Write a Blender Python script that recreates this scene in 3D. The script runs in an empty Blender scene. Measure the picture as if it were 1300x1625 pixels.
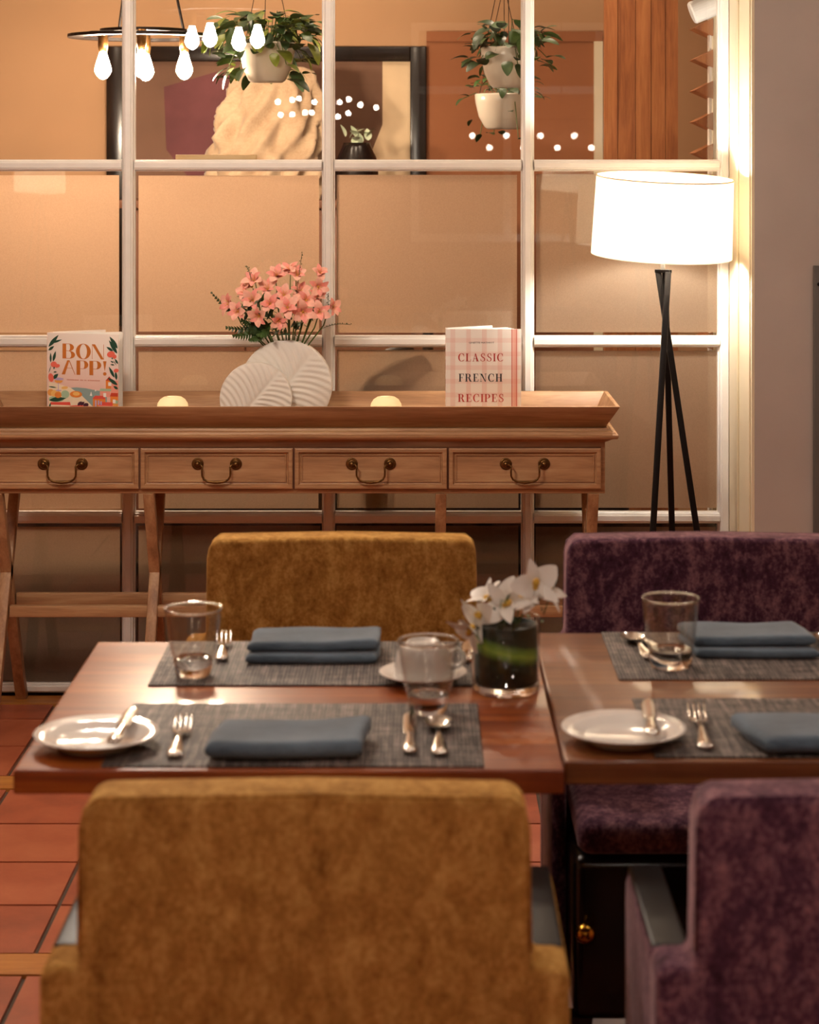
import bpy, math, random
from mathutils import Vector, Matrix, Euler

# ------------------------------------------------------------------ camera, world, exposure
SC = bpy.context.scene
COL = SC.collection
cam_d = bpy.data.cameras.new('camera')
cam = bpy.data.objects.new('camera', cam_d); COL.objects.link(cam)
cam.location = (0, 0, 1.53); cam.rotation_euler = (math.pi/2, 0, 0)
cam_d.sensor_fit = 'AUTO'; cam_d.sensor_width = 36.0; cam_d.lens = 36.0*3300/1625
cam_d.shift_x = -15/1625; cam_d.shift_y = -567/1625
cam_d.clip_start = 0.05; cam_d.clip_end = 60
cam_d.dof.use_dof = True; cam_d.dof.focus_distance = 5.56; cam_d.dof.aperture_fstop = 6.8
SC.camera = cam
w = bpy.data.worlds.new('world'); SC.world = w; w.use_nodes = True
w.node_tree.nodes['Background'].inputs[0].default_value = (0.02, 0.014, 0.01, 1)
w.node_tree.nodes['Background'].inputs[1].default_value = 1.0
vs = SC.view_settings
vs.view_transform = 'Standard'; vs.look = 'None'; vs.gamma = 1.0; vs.exposure = 0.9
vs.use_curve_mapping = False
SC.cycles.caustics_reflective = False; SC.cycles.caustics_refractive = False
SC.cycles.use_denoising = True
SC.cycles.max_bounces = 8; SC.cycles.diffuse_bounces = 3; SC.cycles.glossy_bounces = 3; SC.cycles.transmission_bounces = 8; SC.cycles.transparent_max_bounces = 12
SC.cycles.use_adaptive_sampling = True; SC.cycles.adaptive_threshold = 0.045
SC.cycles.sample_clamp_indirect = 6.0
# lamp strengths (each used by its own lamp's builder)
BULB_NEAR = 200.0; BULB_FAR = 350.0; ROOM_FILL = 80.0; FAR_FILL = 105.0; SHADE_BULB = 380.0; BEAD_BULB = 22.0
WARM = (1.0, 0.85, 0.70); WARM_FAR = (1.0, 0.77, 0.56); WARM2 = (1.0, 0.88, 0.77)
R = random.Random(7)
PI = math.pi

# ------------------------------------------------------------------ mesh helpers
class MB:
    def __init__(s): s.v = []; s.f = []; s.m = []; s.cur = 0
    def add(s, vs, fs, M=None):
        b = len(s.v)
        if M is not None: vs = [M @ Vector(p) for p in vs]
        s.v += [tuple(p) for p in vs]
        for f in fs: s.f.append(tuple(i+b for i in f)); s.m.append(s.cur)
        return s
    def box(s, x0, x1, y0, y1, z0, z1, M=None):
        return s.add([(x0,y0,z0),(x1,y0,z0),(x1,y1,z0),(x0,y1,z0),(x0,y0,z1),(x1,y0,z1),(x1,y1,z1),(x0,y1,z1)],
              [(0,3,2,1),(4,5,6,7),(0,1,5,4),(1,2,6,5),(2,3,7,6),(3,0,4,7)], M)
    def lathe(s, prof, n=32, M=None, cap0=True, cap1=True):
        vs = []; fs = []
        k = len(prof)
        for i in range(n):
            a = 2*PI*i/n; c, q = math.cos(a), math.sin(a)
            for (r, z) in prof: vs.append((r*c, r*q, z))
        for i in range(n):
            j = (i+1) % n
            for t in range(k-1): fs.append((i*k+t, j*k+t, j*k+t+1, i*k+t+1))
        if cap0: fs.append(tuple(i*k for i in reversed(range(n))))
        if cap1: fs.append(tuple(i*k+k-1 for i in range(n)))
        return s.add(vs, fs, M)
    def tube(s, path, rad, n=8, M=None, caps=True, flat=1.0):
        P = [Vector(p) for p in path]; k = len(P)
        rr = rad if isinstance(rad, (list, tuple)) else [rad]*k
        vs = []; fs = []
        up = Vector((0,0,1))
        t0 = (P[1]-P[0]).normalized()
        if abs(t0.dot(up)) > 0.95: up = Vector((1,0,0))
        u = t0.cross(up).normalized()
        for i in range(k):
            t = (P[min(i+1,k-1)]-P[max(i-1,0)]).normalized()
            u = (u - t*u.dot(t))
            u = u.normalized() if u.length > 1e-6 else t.orthogonal().normalized()
            v = t.cross(u)
            for j in range(n):
                a = 2*PI*j/n
                vs.append(P[i] + u*(math.cos(a)*rr[i]) + v*(math.sin(a)*rr[i]*flat))
        for i in range(k-1):
            for j in range(n):
                q = (j+1) % n
                fs.append((i*n+j, i*n+q, (i+1)*n+q, (i+1)*n+j))
        if caps:
            fs.append(tuple(reversed(range(n)))); fs.append(tuple((k-1)*n+j for j in range(n)))
        return s.add(vs, fs, M)
    def bar(s, a, b, w, h, up=(0,0,1), M=None):
        a = Vector(a); b = Vector(b); t = (b-a).normalized(); up = Vector(up)
        if abs(t.dot(up)) > 0.98: up = Vector((0,1,0))
        x = t.cross(up).normalized(); z = x.cross(t)
        vs = []
        for p in (a, b):
            for (i, j) in ((-1,-1),(1,-1),(1,1),(-1,1)): vs.append(p + x*(i*w/2) + z*(j*h/2))
        return s.add(vs, [(0,3,2,1),(4,5,6,7),(0,1,5,4),(1,2,6,5),(2,3,7,6),(3,0,4,7)], M)
    def prism(s, poly, t, M=None):          # poly in xy, extruded z 0..t
        n = len(poly)
        vs = [(x,y,0) for x,y in poly] + [(x,y,t) for x,y in poly]
        fs = [tuple(reversed(range(n))), tuple(range(n,2*n))] + [(i,(i+1)%n,n+(i+1)%n,n+i) for i in range(n)]
        return s.add(vs, fs, M)
    def ribbon(s, pts, wd, t, M=None):      # flat stroke with width, extruded
        k = len(pts); L = []; Rr = []
        for i in range(k):
            a = pts[max(i-1,0)]; b = pts[min(i+1,k-1)]
            dx, dy = b[0]-a[0], b[1]-a[1]; l = math.hypot(dx,dy) or 1
            nx, ny = -dy/l, dx/l; h = (wd[i] if isinstance(wd,(list,tuple)) else wd)/2
            L.append((pts[i][0]+nx*h, pts[i][1]+ny*h)); Rr.append((pts[i][0]-nx*h, pts[i][1]-ny*h))
        for i in range(k-1): s.prism([Rr[i], Rr[i+1], L[i+1], L[i]], t, M)
        return s
    def grid(s, fn, nu, nv, M=None, closed_u=False):
        vs = [fn(i/nu, j/nv) for i in range(nu + (0 if closed_u else 1)) for j in range(nv+1)]
        fs = []
        mu = nu if closed_u else nu
        for i in range(mu):
            i2 = (i+1) % nu if closed_u else i+1
            for j in range(nv): fs.append((i*(nv+1)+j, i2*(nv+1)+j, i2*(nv+1)+j+1, i*(nv+1)+j+1))
        return s.add(vs, fs, M)
    def mesh(s, name, mats, smooth=False):
        me = bpy.data.meshes.new(name); me.from_pydata(s.v, [], s.f); me.validate()
        for m in (mats if isinstance(mats,(list,tuple)) else [mats]): me.materials.append(m)
        if isinstance(mats,(list,tuple)) and len(me.polygons) == len(s.m):
            me.polygons.foreach_set('material_index', s.m)
        if smooth: me.polygons.foreach_set('use_smooth', [True]*len(me.polygons))
        me.update(); return me
    def build(s, name, mats, parent=None, smooth=False, bevel=0, seg=2, sub=0, loc=None, fixn=True):
        me = s.mesh(name, mats, smooth)
        if fixn:
            import bmesh
            bm = bmesh.new(); bm.from_mesh(me); bmesh.ops.recalc_face_normals(bm, faces=bm.faces); bm.to_mesh(me); bm.free()
        return link(name, me, parent, loc, bevel, seg, sub)

def link(name, me, parent=None, loc=None, bevel=0, seg=2, sub=0):
    o = bpy.data.objects.new(name, me); COL.objects.link(o)
    if parent is not None: o.parent = parent
    if loc is not None: o.location = loc
    if bevel:
        b = o.modifiers.new('bevel','BEVEL'); b.width = bevel; b.segments = seg; b.limit_method = 'ANGLE'; b.angle_limit = 0.6
        me.polygons.foreach_set('use_smooth', [True]*len(me.polygons))
        b.harden_normals = False
    if sub:
        m = o.modifiers.new('sub','SUBSURF'); m.levels = sub; m.render_levels = sub
    return o

def empty(name, loc=(0,0,0), rz=0, parent=None):
    o = bpy.data.objects.new(name, None); COL.objects.link(o); o.empty_display_size = 0.05
    o.location = loc; o.rotation_euler = (0,0,rz)
    if parent: o.parent = parent
    return o
def tag(o, label, cat, group=None):
    o['label'] = label; o['category'] = cat
    if group: o['group'] = group
    return o
def struct(o): o['kind'] = 'structure'; return o
def copy_tree(o, parent=None):
    c = o.copy(); COL.objects.link(c); c.parent = parent
    for ch in list(o.children): copy_tree(ch, c)
    return c
def MX(loc=(0,0,0), rot=(0,0,0), sc=(1,1,1)):
    return Matrix.LocRotScale(Vector(loc), Euler(rot), Vector(sc))

# ------------------------------------------------------------------ materials
def lin(h):
    h = h.lstrip('#'); out = []
    for i in (0,2,4):
        c = int(h[i:i+2],16)/255
        out.append(c/12.92 if c <= 0.04045 else ((c+0.055)/1.055)**2.4)
    return (*out, 1)
class NT:
    def __init__(s, name):
        s.m = bpy.data.materials.new(name); s.m.use_nodes = True; s.t = s.m.node_tree; s.t.nodes.clear()
        s.out = s.t.nodes.new('ShaderNodeOutputMaterial')
    def n(s, typ, **kw):
        nd = s.t.nodes.new(typ)
        for k, v in kw.items():
            if hasattr(nd, k) and not k.startswith('in_'): setattr(nd, k, v)
        return nd
    def l(s, a, b): s.t.links.new(a, b)
    def coords(s, scale=(1,1,1), rot=(0,0,0), kind='Object'):
        tc = s.n('ShaderNodeTexCoord'); mp = s.n('ShaderNodeMapping')
        mp.inputs['Scale'].default_value = scale; mp.inputs['Rotation'].default_value = rot
        s.l(tc.outputs[kind], mp.inputs['Vector']); return mp.outputs[0]
    def noise(s, vec, scale, detail=4, rough=0.5, dist=0):
        nd = s.n('ShaderNodeTexNoise'); nd.inputs['Scale'].default_value = scale; nd.inputs['Detail'].default_value = detail
        nd.inputs['Roughness'].default_value = rough; nd.inputs['Distortion'].default_value = dist
        s.l(vec, nd.inputs['Vector']); return nd.outputs['Fac']
    def ramp(s, fac, stops):
        r = s.n('ShaderNodeValToRGB'); e = r.color_ramp.elements
        while len(e) < len(stops): e.new(0.5)
        for i, (p, c) in enumerate(stops): e[i].position = p; e[i].color = c
        s.l(fac, r.inputs[0]); return r.outputs[0]
    def bump(s, h, strength=0.2, dist=0.01):
        b = s.n('ShaderNodeBump'); b.inputs['Strength'].default_value = strength; b.inputs['Distance'].default_value = dist
        s.l(h, b.inputs['Height']); return b.outputs[0]
    def bsdf(s, color=None, rough=0.5, metal=0, normal=None, **kw):
        p = s.n('ShaderNodeBsdfPrincipled')
        if color is not None:
            if isinstance(color, tuple): p.inputs['Base Color'].default_value = color
            else: s.l(color, p.inputs['Base Color'])
        p.inputs['Roughness'].default_value = rough; p.inputs['Metallic'].default_value = metal
        if normal is not None: s.l(normal, p.inputs['Normal'])
        for k, v in kw.items(): p.inputs[k].default_value = v
        s.l(p.outputs[0], s.out.inputs['Surface']); return p

def plain(name, hexc, rough=0.5, metal=0, var=0.06, scale=12, bump=0.0, **kw):
    t = NT(name); c = lin(hexc); v = t.coords()
    f = t.noise(v, scale, 3)
    a = tuple(max(0,x*(1-var)) for x in c[:3])+(1,); b = tuple(min(1,x*(1+var)) for x in c[:3])+(1,)
    col = t.ramp(f, [(0.3,a),(0.7,b)])
    nr = t.bump(t.noise(v, scale*12, 3), bump, 0.004) if bump else None
    t.bsdf(col, rough, metal, nr, **kw); return t.m
def wood(name, dark, mid, light, axis='x', rough=0.45, scale=6, stretch=14, coat=0.0, bump=0.08):
    t = NT(name)
    sc = {'x':(1,stretch,stretch),'y':(stretch,1,stretch),'z':(stretch,stretch,1)}[axis]
    v = t.coords(sc)
    f = t.noise(v, scale*0.35, 5, 0.6, 0.6); f2 = t.noise(v, scale*2.5, 3, 0.6)
    mx = t.n('ShaderNodeMath', operation='MULTIPLY_ADD'); mx.inputs[1].default_value = 0.3
    t.l(f2, mx.inputs[0]); t.l(f, mx.inputs[2])
    sb = t.n('ShaderNodeMath', operation='SUBTRACT'); sb.inputs[1].default_value = 0.15; t.l(mx.outputs[0], sb.inputs[0])
    col = t.ramp(sb.outputs[0], [(0.3,lin(dark)),(0.5,lin(mid)),(0.72,lin(light))])
    t.bsdf(col, rough, 0, t.bump(sb.outputs[0], bump, 0.004), **({'Coat Weight':coat,'Coat Roughness':0.07} if coat else {})); return t.m
def velvet(name, dark, mid, light, sheen):
    t = NT(name); v = t.coords((1,1,1)); v2 = t.coords((1.6,1.6,1.0))
    a = t.noise(v2, 19, 9, 0.78, 0.3); b = t.noise(v, 130, 4, 0.7)
    mx = t.n('ShaderNodeMath', operation='MULTIPLY_ADD'); mx.inputs[1].default_value = 0.45; t.l(b, mx.inputs[0]); t.l(a, mx.inputs[2])
    col = t.ramp(mx.outputs[0], [(0.52,lin(dark)),(0.70,lin(mid)),(0.90,lin(light))])
    p = t.bsdf(col, 0.85, 0, t.bump(b, 0.25, 0.003))
    p.inputs['Sheen Weight'].default_value = 0.6; p.inputs['Sheen Roughness'].default_value = 0.35; p.inputs['Sheen Tint'].default_value = lin(sheen)
    p.inputs['Specular IOR Level'].default_value = 0.15
    return t.m
def emit(name, col, strength, samp='FRONT'):
    t = NT(name); e = t.n('ShaderNodeEmission'); e.inputs[0].default_value = (*col,1); e.inputs[1].default_value = strength
    t.l(e.outputs[0], t.out.inputs[0]); t.m.cycles.emission_sampling = samp; return t.m
def schlick(t, f0=0.04):
    g = t.n('ShaderNodeNewGeometry'); d = t.n('ShaderNodeVectorMath', operation='DOT_PRODUCT')
    t.l(g.outputs['Normal'], d.inputs[0]); t.l(g.outputs['Incoming'], d.inputs[1])
    ab = t.n('ShaderNodeMath', operation='ABSOLUTE'); t.l(d.outputs['Value'], ab.inputs[0])
    om = t.n('ShaderNodeMath', operation='SUBTRACT'); om.inputs[0].default_value = 1; t.l(ab.outputs[0], om.inputs[1])
    pw = t.n('ShaderNodeMath', operation='POWER'); pw.inputs[1].default_value = 5; t.l(om.outputs[0], pw.inputs[0])
    ma = t.n('ShaderNodeMath', operation='MULTIPLY_ADD'); ma.inputs[1].default_value = 1-f0; ma.inputs[2].default_value = f0
    t.l(pw.outputs[0], ma.inputs[0]); return ma.outputs[0]
def pane_glass(name='window_glass', f0=0.04):
    t = NT(name); tr = t.n('ShaderNodeBsdfTransparent'); tr.inputs[0].default_value = (0.97,0.97,0.96,1)
    gl = t.n('ShaderNodeBsdfGlossy'); gl.inputs['Roughness'].default_value = 0.0
    mx = t.n('ShaderNodeMixShader'); t.l(schlick(t, f0), mx.inputs[0]); t.l(tr.outputs[0], mx.inputs[1]); t.l(gl.outputs[0], mx.inputs[2])
    t.l(mx.outputs[0], t.out.inputs[0]); return t.m
def film_mat():
    t = NT('frosted_film'); v = t.coords()
    n1 = t.noise(v, 420, 2); col = t.ramp(n1, [(0.35,lin('#E2C8B0')),(0.65,lin('#F4DDC8'))])
    tl = t.n('ShaderNodeBsdfTranslucent'); t.l(col, tl.inputs[0])
    rf = t.n('ShaderNodeBsdfRefraction'); rf.inputs['Roughness'].default_value = 0.45; rf.inputs['IOR'].default_value = 1.22
    rf.inputs[0].default_value = lin('#F6EADB')
    df = t.n('ShaderNodeBsdfDiffuse'); df.inputs[0].default_value = lin('#C6B8A6')
    m1 = t.n('ShaderNodeMixShader'); m1.inputs[0].default_value = 0.35; t.l(tl.outputs[0], m1.inputs[1]); t.l(rf.outputs[0], m1.inputs[2])
    m2 = t.n('ShaderNodeMixShader'); m2.inputs[0].default_value = 0.20; t.l(m1.outputs[0], m2.inputs[1]); t.l(df.outputs[0], m2.inputs[2])
    t.l(m2.outputs[0], t.out.inputs[0]); return t.m
def glassware(name, hexc='#FFFFFF', rough=0.0):
    t = NT(name); p = t.bsdf(lin(hexc), rough); p.inputs['Transmission Weight'].default_value = 1.0; p.inputs['IOR'].default_value = 1.47; return t.m
def translucent(name, hexc, mix=0.5):
    t = NT(name); a = t.n('ShaderNodeBsdfTranslucent'); a.inputs[0].default_value = lin(hexc)
    b = t.n('ShaderNodeBsdfDiffuse'); b.inputs[0].default_value = lin(hexc)
    m = t.n('ShaderNodeMixShader'); m.inputs[0].default_value = mix; t.l(a.outputs[0], m.inputs[1]); t.l(b.outputs[0], m.inputs[2])
    t.l(m.outputs[0], t.out.inputs[0]); return t.m
def tile_mat():
    t = NT('terracotta'); v = t.coords(); oi = t.n('ShaderNodeObjectInfo')
    f = t.noise(v, 7, 5, 0.6); mx = t.n('ShaderNodeMath', operation='MULTIPLY_ADD'); mx.inputs[1].default_value = 0.3
    t.l(oi.outputs['Random'], mx.inputs[0]); t.l(f, mx.inputs[2])
    col = t.ramp(mx.outputs[0], [(0.35,lin('#8A4630')),(0.65,lin('#A9583A')),(0.95,lin('#B96A48'))])
    t.bsdf(col, 0.42, 0, t.bump(t.noise(v, 60, 3), 0.06, 0.003)); return t.m
def brick_floor():
    t = NT('terracotta_field'); v = t.coords()
    b = t.n('ShaderNodeTexBrick'); b.offset = 0; b.inputs['Scale'].default_value = 1; b.inputs['Brick Width'].default_value = 0.255
    b.inputs['Row Height'].default_value = 0.258; b.inputs['Mortar Size'].default_value = 0.005
    b.inputs[1].default_value = lin('#A05236'); b.inputs[2].default_value = lin('#B06042'); b.inputs[3].default_value = lin('#4A4038')
    t.l(v, b.inputs['Vector']); t.bsdf(b.outputs[0], 0.45); return t.m
def weave():
    t = NT('woven_vinyl'); v = t.coords()
    def wv(d, sc):
        w_ = t.n('ShaderNodeTexWave'); w_.bands_direction = d; w_.inputs['Scale'].default_value = sc; w_.inputs['Distortion'].default_value = 0.4
        w_.inputs['Detail'].default_value = 1; t.l(v, w_.inputs['Vector']); return w_.outputs['Fac']
    a = wv('X', 62); b = wv('Y', 62)
    ml = t.n('ShaderNodeMath', operation='MULTIPLY'); t.l(a, ml.inputs[0]); t.l(b, ml.inputs[1])
    n1 = t.noise(t.coords((4,52,1)), 3, 2, 0.6); n2 = t.noise(t.coords((52,4,1)), 3, 2, 0.6)
    ad = t.n('ShaderNodeMath', operation='ADD'); t.l(n1, ad.inputs[0]); t.l(n2, ad.inputs[1])
    m3 = t.n('ShaderNodeMath', operation='MULTIPLY_ADD'); m3.inputs[1].default_value = 0.55; t.l(ml.outputs[0], m3.inputs[0]); t.l(ad.outputs[0], m3.inputs[2])
    m4 = t.n('ShaderNodeMath', operation='MULTIPLY'); m4.inputs[1].default_value = 0.6; t.l(m3.outputs[0], m4.inputs[0])
    col = t.ramp(m4.outputs[0], [(0.54,lin('#0A0706')),(0.67,lin('#352C27')),(0.82,lin('#A09088'))])
    t.bsdf(col, 0.6, 0, t.bump(ml.outputs[0], 0.5, 0.002)); return t.m
def linen(name, a, b):
    t = NT(name); v = t.coords()
    n1 = t.noise(t.coords((20,260,60)), 2, 3, 0.7); n2 = t.noise(v, 9, 4)
    mx = t.n('ShaderNodeMath', operation='MULTIPLY_ADD'); mx.inputs[1].default_value = 0.6; t.l(n1, mx.inputs[0]); t.l(n2, mx.inputs[2])
    col = t.ramp(mx.outputs[0], [(0.55,lin(a)),(1.0,lin(b))])
    p = t.bsdf(col, 0.9, 0, t.bump(n1, 0.15, 0.002)); p.inputs['Sheen Weight'].default_value = 0.25; return t.m
def grad_z(name, z0, c0, z1, c1, rough=0.4):
    t = NT(name); tc = t.n('ShaderNodeTexCoord'); sx = t.n('ShaderNodeSeparateXYZ'); t.l(tc.outputs['Object'], sx.inputs[0])
    mr = t.n('ShaderNodeMapRange'); mr.inputs[1].default_value = z0; mr.inputs[2].default_value = z1; t.l(sx.outputs[2], mr.inputs[0])
    t.bsdf(t.ramp(mr.outputs[0], [(0,lin(c0)),(1,lin(c1))]), rough); return t.m

M = {}
M['film'] = film_mat(); M['pane'] = pane_glass()
M['paint'] = plain('cream_window_paint', '#EAE3DC', 0.35, var=0.03, scale=20)
M['jamb'] = plain('cream_jamb_paint', '#E2D3B4', 0.45, var=0.04, scale=6)
M['taupe'] = plain('taupe_plaster', '#B6AAA1', 0.85, var=0.05, scale=5, bump=0.08)
M['greypanel'] = plain('grey_panel', '#5C5752', 0.7, var=0.05)
M['wallwarm'] = plain('warm_plaster', '#C9A27A', 0.9, var=0.05, scale=3)
M['ceil'] = plain('ceiling_white', '#D8CDBE', 0.9, var=0.03)
M['farwall'] = plain('tan_plaster', '#BE9570', 0.9, var=0.06, scale=2)
M['farwall2'] = plain('brown_plaster', '#9A6240', 0.9, var=0.08, scale=2)
M['tile'] = tile_mat(); M['field'] = brick_floor(); M['grout'] = plain('grout', '#5A4B40', 0.9, var=0.15, scale=40)
M['strip'] = wood('honey_oak_strip', '#A0602A', '#BC7A38', '#CE9148', 'x', 0.4)
M['pine'] = wood('honey_pine', '#8C6443', '#A97D57', '#C09A70', 'x', 0.5, bump=0.05)
M['pine_z'] = wood('honey_pine_upright', '#8C6443', '#A97D57', '#C09A70', 'z', 0.5, bump=0.05)
M['pine_dark'] = plain('pine_groove', '#6A412A', 0.6)
M['cherry'] = wood('cherry_tabletop', '#64240A', '#8C4014', '#B26424', 'x', 0.36, 5, 16, coat=0.22, bump=0.02)
M['oak'] = wood('brown_oak_tabletop', '#54260F', '#764220', '#966236', 'x', 0.34, 5, 16, coat=0.35, bump=0.03)
M['plank'] = wood('cedar_plank', '#7A4526', '#A4653A', '#BC7C4A', 'z', 0.55)
M['palewood'] = wood('pale_wood', '#C09A68', '#D8B684', '#E6C898', 'x', 0.5)
M['yellow'] = velvet('ochre_velvet', '#7C5220', '#A87838', '#D2A45C', '#F0C070')
M['purple'] = velvet('plum_velvet', '#28121F', '#523144', '#9C727A', '#E0B8B8')
M['black'] = plain('black_lacquer', '#14100F', 0.22, var=0.1)
M['blackmetal'] = plain('black_metal', '#16110F', 0.4, 0.6, var=0.1)
M['blackleather'] = plain('black_leather', '#120E0C', 0.45, var=0.2, scale=30, bump=0.1)
M['bronze'] = plain('antique_bronze', '#6E4E2A', 0.38, 0.9, var=0.35, scale=90)
M['brass'] = plain('polished_brass', '#C08A34', 0.2, 1.0, var=0.1)
M['silver'] = plain('polished_steel', '#D6D0C8', 0.14, 1.0, var=0.03)
M['china'] = plain('white_china', '#E9E4DE', 0.12, var=0.01, **{'Coat Weight':0.3})
M['glass'] = glassware('clear_glass'); 
M['thinglass'] = pane_glass('vase_glass', 0.05); M['tumblerglass'] = pane_glass('tumbler_glass', 0.10); M['mat'] = weave()
M['napkin'] = linen('slate_blue_linen', '#3C4C5A', '#677A8B')
M['vasewhite'] = plain('matt_white_ceramic', '#E4DDD3', 0.7, var=0.02)
M['leaf'] = plain('leaf_green', '#3E5A26', 0.45, var=0.35, scale=25)
M['leaf2'] = plain('leaf_green_deep', '#2A4420', 0.4, var=0.4, scale=30)
M['leafvar'] = plain('leaf_yellow_green', '#7E8A30', 0.45, var=0.4, scale=30)
M['stem'] = plain('stem_green', '#4E6428', 0.5, var=0.2)
M['petal'] = plain('salmon_petal', '#F2B09C', 0.6, var=0.22, scale=40)
M['petal2'] = plain('coral_petal', '#E8968A', 0.6, var=0.22, scale=40)
M['stamen'] = plain('yellow_stamen', '#E6B84A', 0.6)
M['orchid'] = plain('white_petal', '#F2ECE4', 0.5, var=0.03)
M['pot'] = plain('glazed_white_pot', '#D9CDBC', 0.18, var=0.03)
M['shade'] = translucent('white_lampshade', '#F4EEE2', 0.35)
M['votive'] = translucent('cream_votive', '#F6EAD4', 0.5)
M['paper'] = plain('white_paper', '#EFEAE2', 0.8, var=0.02)
M['whitemetal'] = plain('white_enamel', '#E8E6E2', 0.3)
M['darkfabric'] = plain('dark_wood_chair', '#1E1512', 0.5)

# ------------------------------------------------------------------ setting: floor
WY = 5.88           # front plane of the glazed wall
floor = struct(MB().box(-3.6,2.6,-4.0,WY+0.02,-0.12,-0.008).build('floor', M['grout']))
tile_me = MB().box(-0.1225,0.1225,-0.1245,0.1245,-0.008,0.0).mesh('tile', M['tile'])
def tiles(y0, y1, xoff, cut=None):
    r = 0; y = y0
    while y < y1 - 0.02:
        h = min(0.258, y1 - y)
        for c in range(-6, 5):
            xc = xoff + 0.255*c
            o = link('tile', tile_me, floor, (xc + 0.1275, y + h/2, 0), bevel=0)
            o.scale = (1, (h-0.009)/0.249, 1)
        y += 0.258
tiles(3.103, 3.877, 0.030); tiles(3.982, 5.014, 0.030); tiles(5.121, 5.79, 0.007)
strip_me = MB().box(-2.6,2.6,-0.050,0.050,-0.008,0.001).mesh('wood_strip', M['strip'])
for y in (3.9295, 5.0675): link('wood_strip', strip_me, floor, (-0.6, y, 0))
o = link('wood_strip', strip_me, floor, (-0.6, 5.836, 0)); o.scale = (1,0.86,1)
MB().box(-3.6,-1.505,3.1,5.79,-0.008,0.0).box(1.31,2.6,3.1,5.79,-0.008,0.0).box(-3.6,2.6,-4,3.1,-0.008,0.0).build('tile_field', M['field'], floor)

# ------------------------------------------------------------------ setting: glazed wall (window_1)
XS = [-1.955,-1.389,-0.823,-0.2566,0.308,0.8695]; ZS = [0.012,0.502,1.0008,1.4997,2.0,2.5]
win = struct(empty('window_1', (0,WY,0)))
def muntin_prof(half):   # stepped moulding cross-section (across, depth)
    return [(-half,0.034),(-half,0.012),(-half*0.86,0.010),(-half*0.72,0.001),(-half*0.5,0.0),(-half*0.42,-0.004),(half*0.42,-0.004),(half*0.5,0.0),(half*0.72,0.001),(half*0.86,0.010),(half,0.012),(half,0.034)]
def muntin(a, b, vertical, half=0.0185):
    pr = muntin_prof(half); vs = []; n = len(pr)
    for t in (a, b):
        for (u, d) in pr: vs.append((u, d, t) if vertical else (t, d, u))
    fs = [tuple(range(n)), tuple(range(2*n-1, n-1, -1))] + [(i,(i+1)%n,n+(i+1)%n,n+i) for i in range(n)]
    return MB().add(vs, fs)
vm = muntin(0, 2.75, True).mesh('muntin', M['paint'])
for i, x in enumerate(XS):
    if i in (0, len(XS)-1): continue
    MBo = muntin(0, 2.75, True).build('muntin', M['paint'], win, loc=(x,0,0))
muntin(0, 2.75, True, 0.020).build('stile', M['paint'], win, loc=(0.8665,0,0))
for k, z in enumerate(ZS):
    for i in range(len(XS)-1):
        muntin(XS[i]+0.0185, XS[i+1]-0.0185, False, 0.0165 if k else 0.014).build('rail', M['paint'], win, loc=(0,0,z if k else 0.020))
for k in range(len(ZS)):
    z0 = ZS[k]+0.0165; z1 = (ZS[k+1]-0.0165) if k < len(ZS)-1 else 2.75
    for i in range(len(XS)-1):
        x0 = XS[i]+0.018; x1 = XS[i+1]-0.018
        pn = MB().box(x0,x1,0.016,0.020,z0,z1).build('pane', M['pane'], win)
        if k < 3:
            ml = R.uniform(0.004,0.007) if i != 2 else 0.006; mr = R.uniform(0.005,0.012)
            MB().box(x0+ml+0.003*(i==2),x1-mr,0.0206,0.0212,z0+R.uniform(0.007,0.011),z1-R.uniform(0.008,0.014)).build('frosted_film', M['film'], pn)

# ------------------------------------------------------------------ setting: walls and ceiling
wr = struct(MB().box(0.885,2.6,5.48,5.93,0,2.75).build('wall_right', M['taupe']))
tj = struct(empty('trim_1', (0,0,0)))
MB().box(0.8775,0.8848,5.482,5.879,0,2.75).build('jamb_board', M['jamb'], tj)
MB().box(0.873,0.8775,5.70,5.735,0,2.75).box(0.8735,0.8775,5.50,5.515,0,2.75).build('jamb_bead', M['jamb'], tj, bevel=0.0015)
struct(MB().box(-3.75,-3.6,-4,WY+0.05,0,2.75).build('wall_left', M['wallwarm']))
struct(MB().box(2.6,2.75,-4,5.48,0,2.75).build('wall_far_right', M['wallwarm']))
struct(MB().box(-3.6,-1.98,WY,WY+0.05,0,2.75).build('wall_window_side', M['wallwarm']))
struct(MB().box(-3.75,2.75,-4.15,-4,0,2.75).build('wall_rear', M['farwall2']))
struct(MB().box(-3.75,2.75,-4.15,WY+0.05,2.75,2.85).build('ceiling', M['ceil']))
# grey wall panel on the taupe wall
pnl = empty('wall_panel', (1.30,5.48,0)); tag(pnl, 'dark grey panel on the taupe wall at the right edge', 'panel')
MB().box(-0.262,0.30,-0.022,-0.0005,0.30,1.238).build('board', M['greypanel'], pnl, bevel=0.002)
for z in (0.36, 1.19):
    MB().lathe([(0.0,0),(0.005,0),(0.005,0.002),(0,0.003)],10,MX((-0.25,-0.0222,z),(PI/2,0,0)),False,False).build('screw', M['blackmetal'], pnl)
# rear window grid (seen only as a faint reflection)
w2 = struct(empty('window_2', (0.67,-3.995,0)))
for x in (-0.70,0,0.70): MB().box(x-0.03,x+0.03,0,0.03,0.9,2.5).build('muntin', M['paint'], w2)
for z in (0.9,1.45,2.02,2.5): MB().box(-0.73,0.73,0.0,0.028,z-0.03,z+0.03).build('rail', M['paint'], w2)

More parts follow.
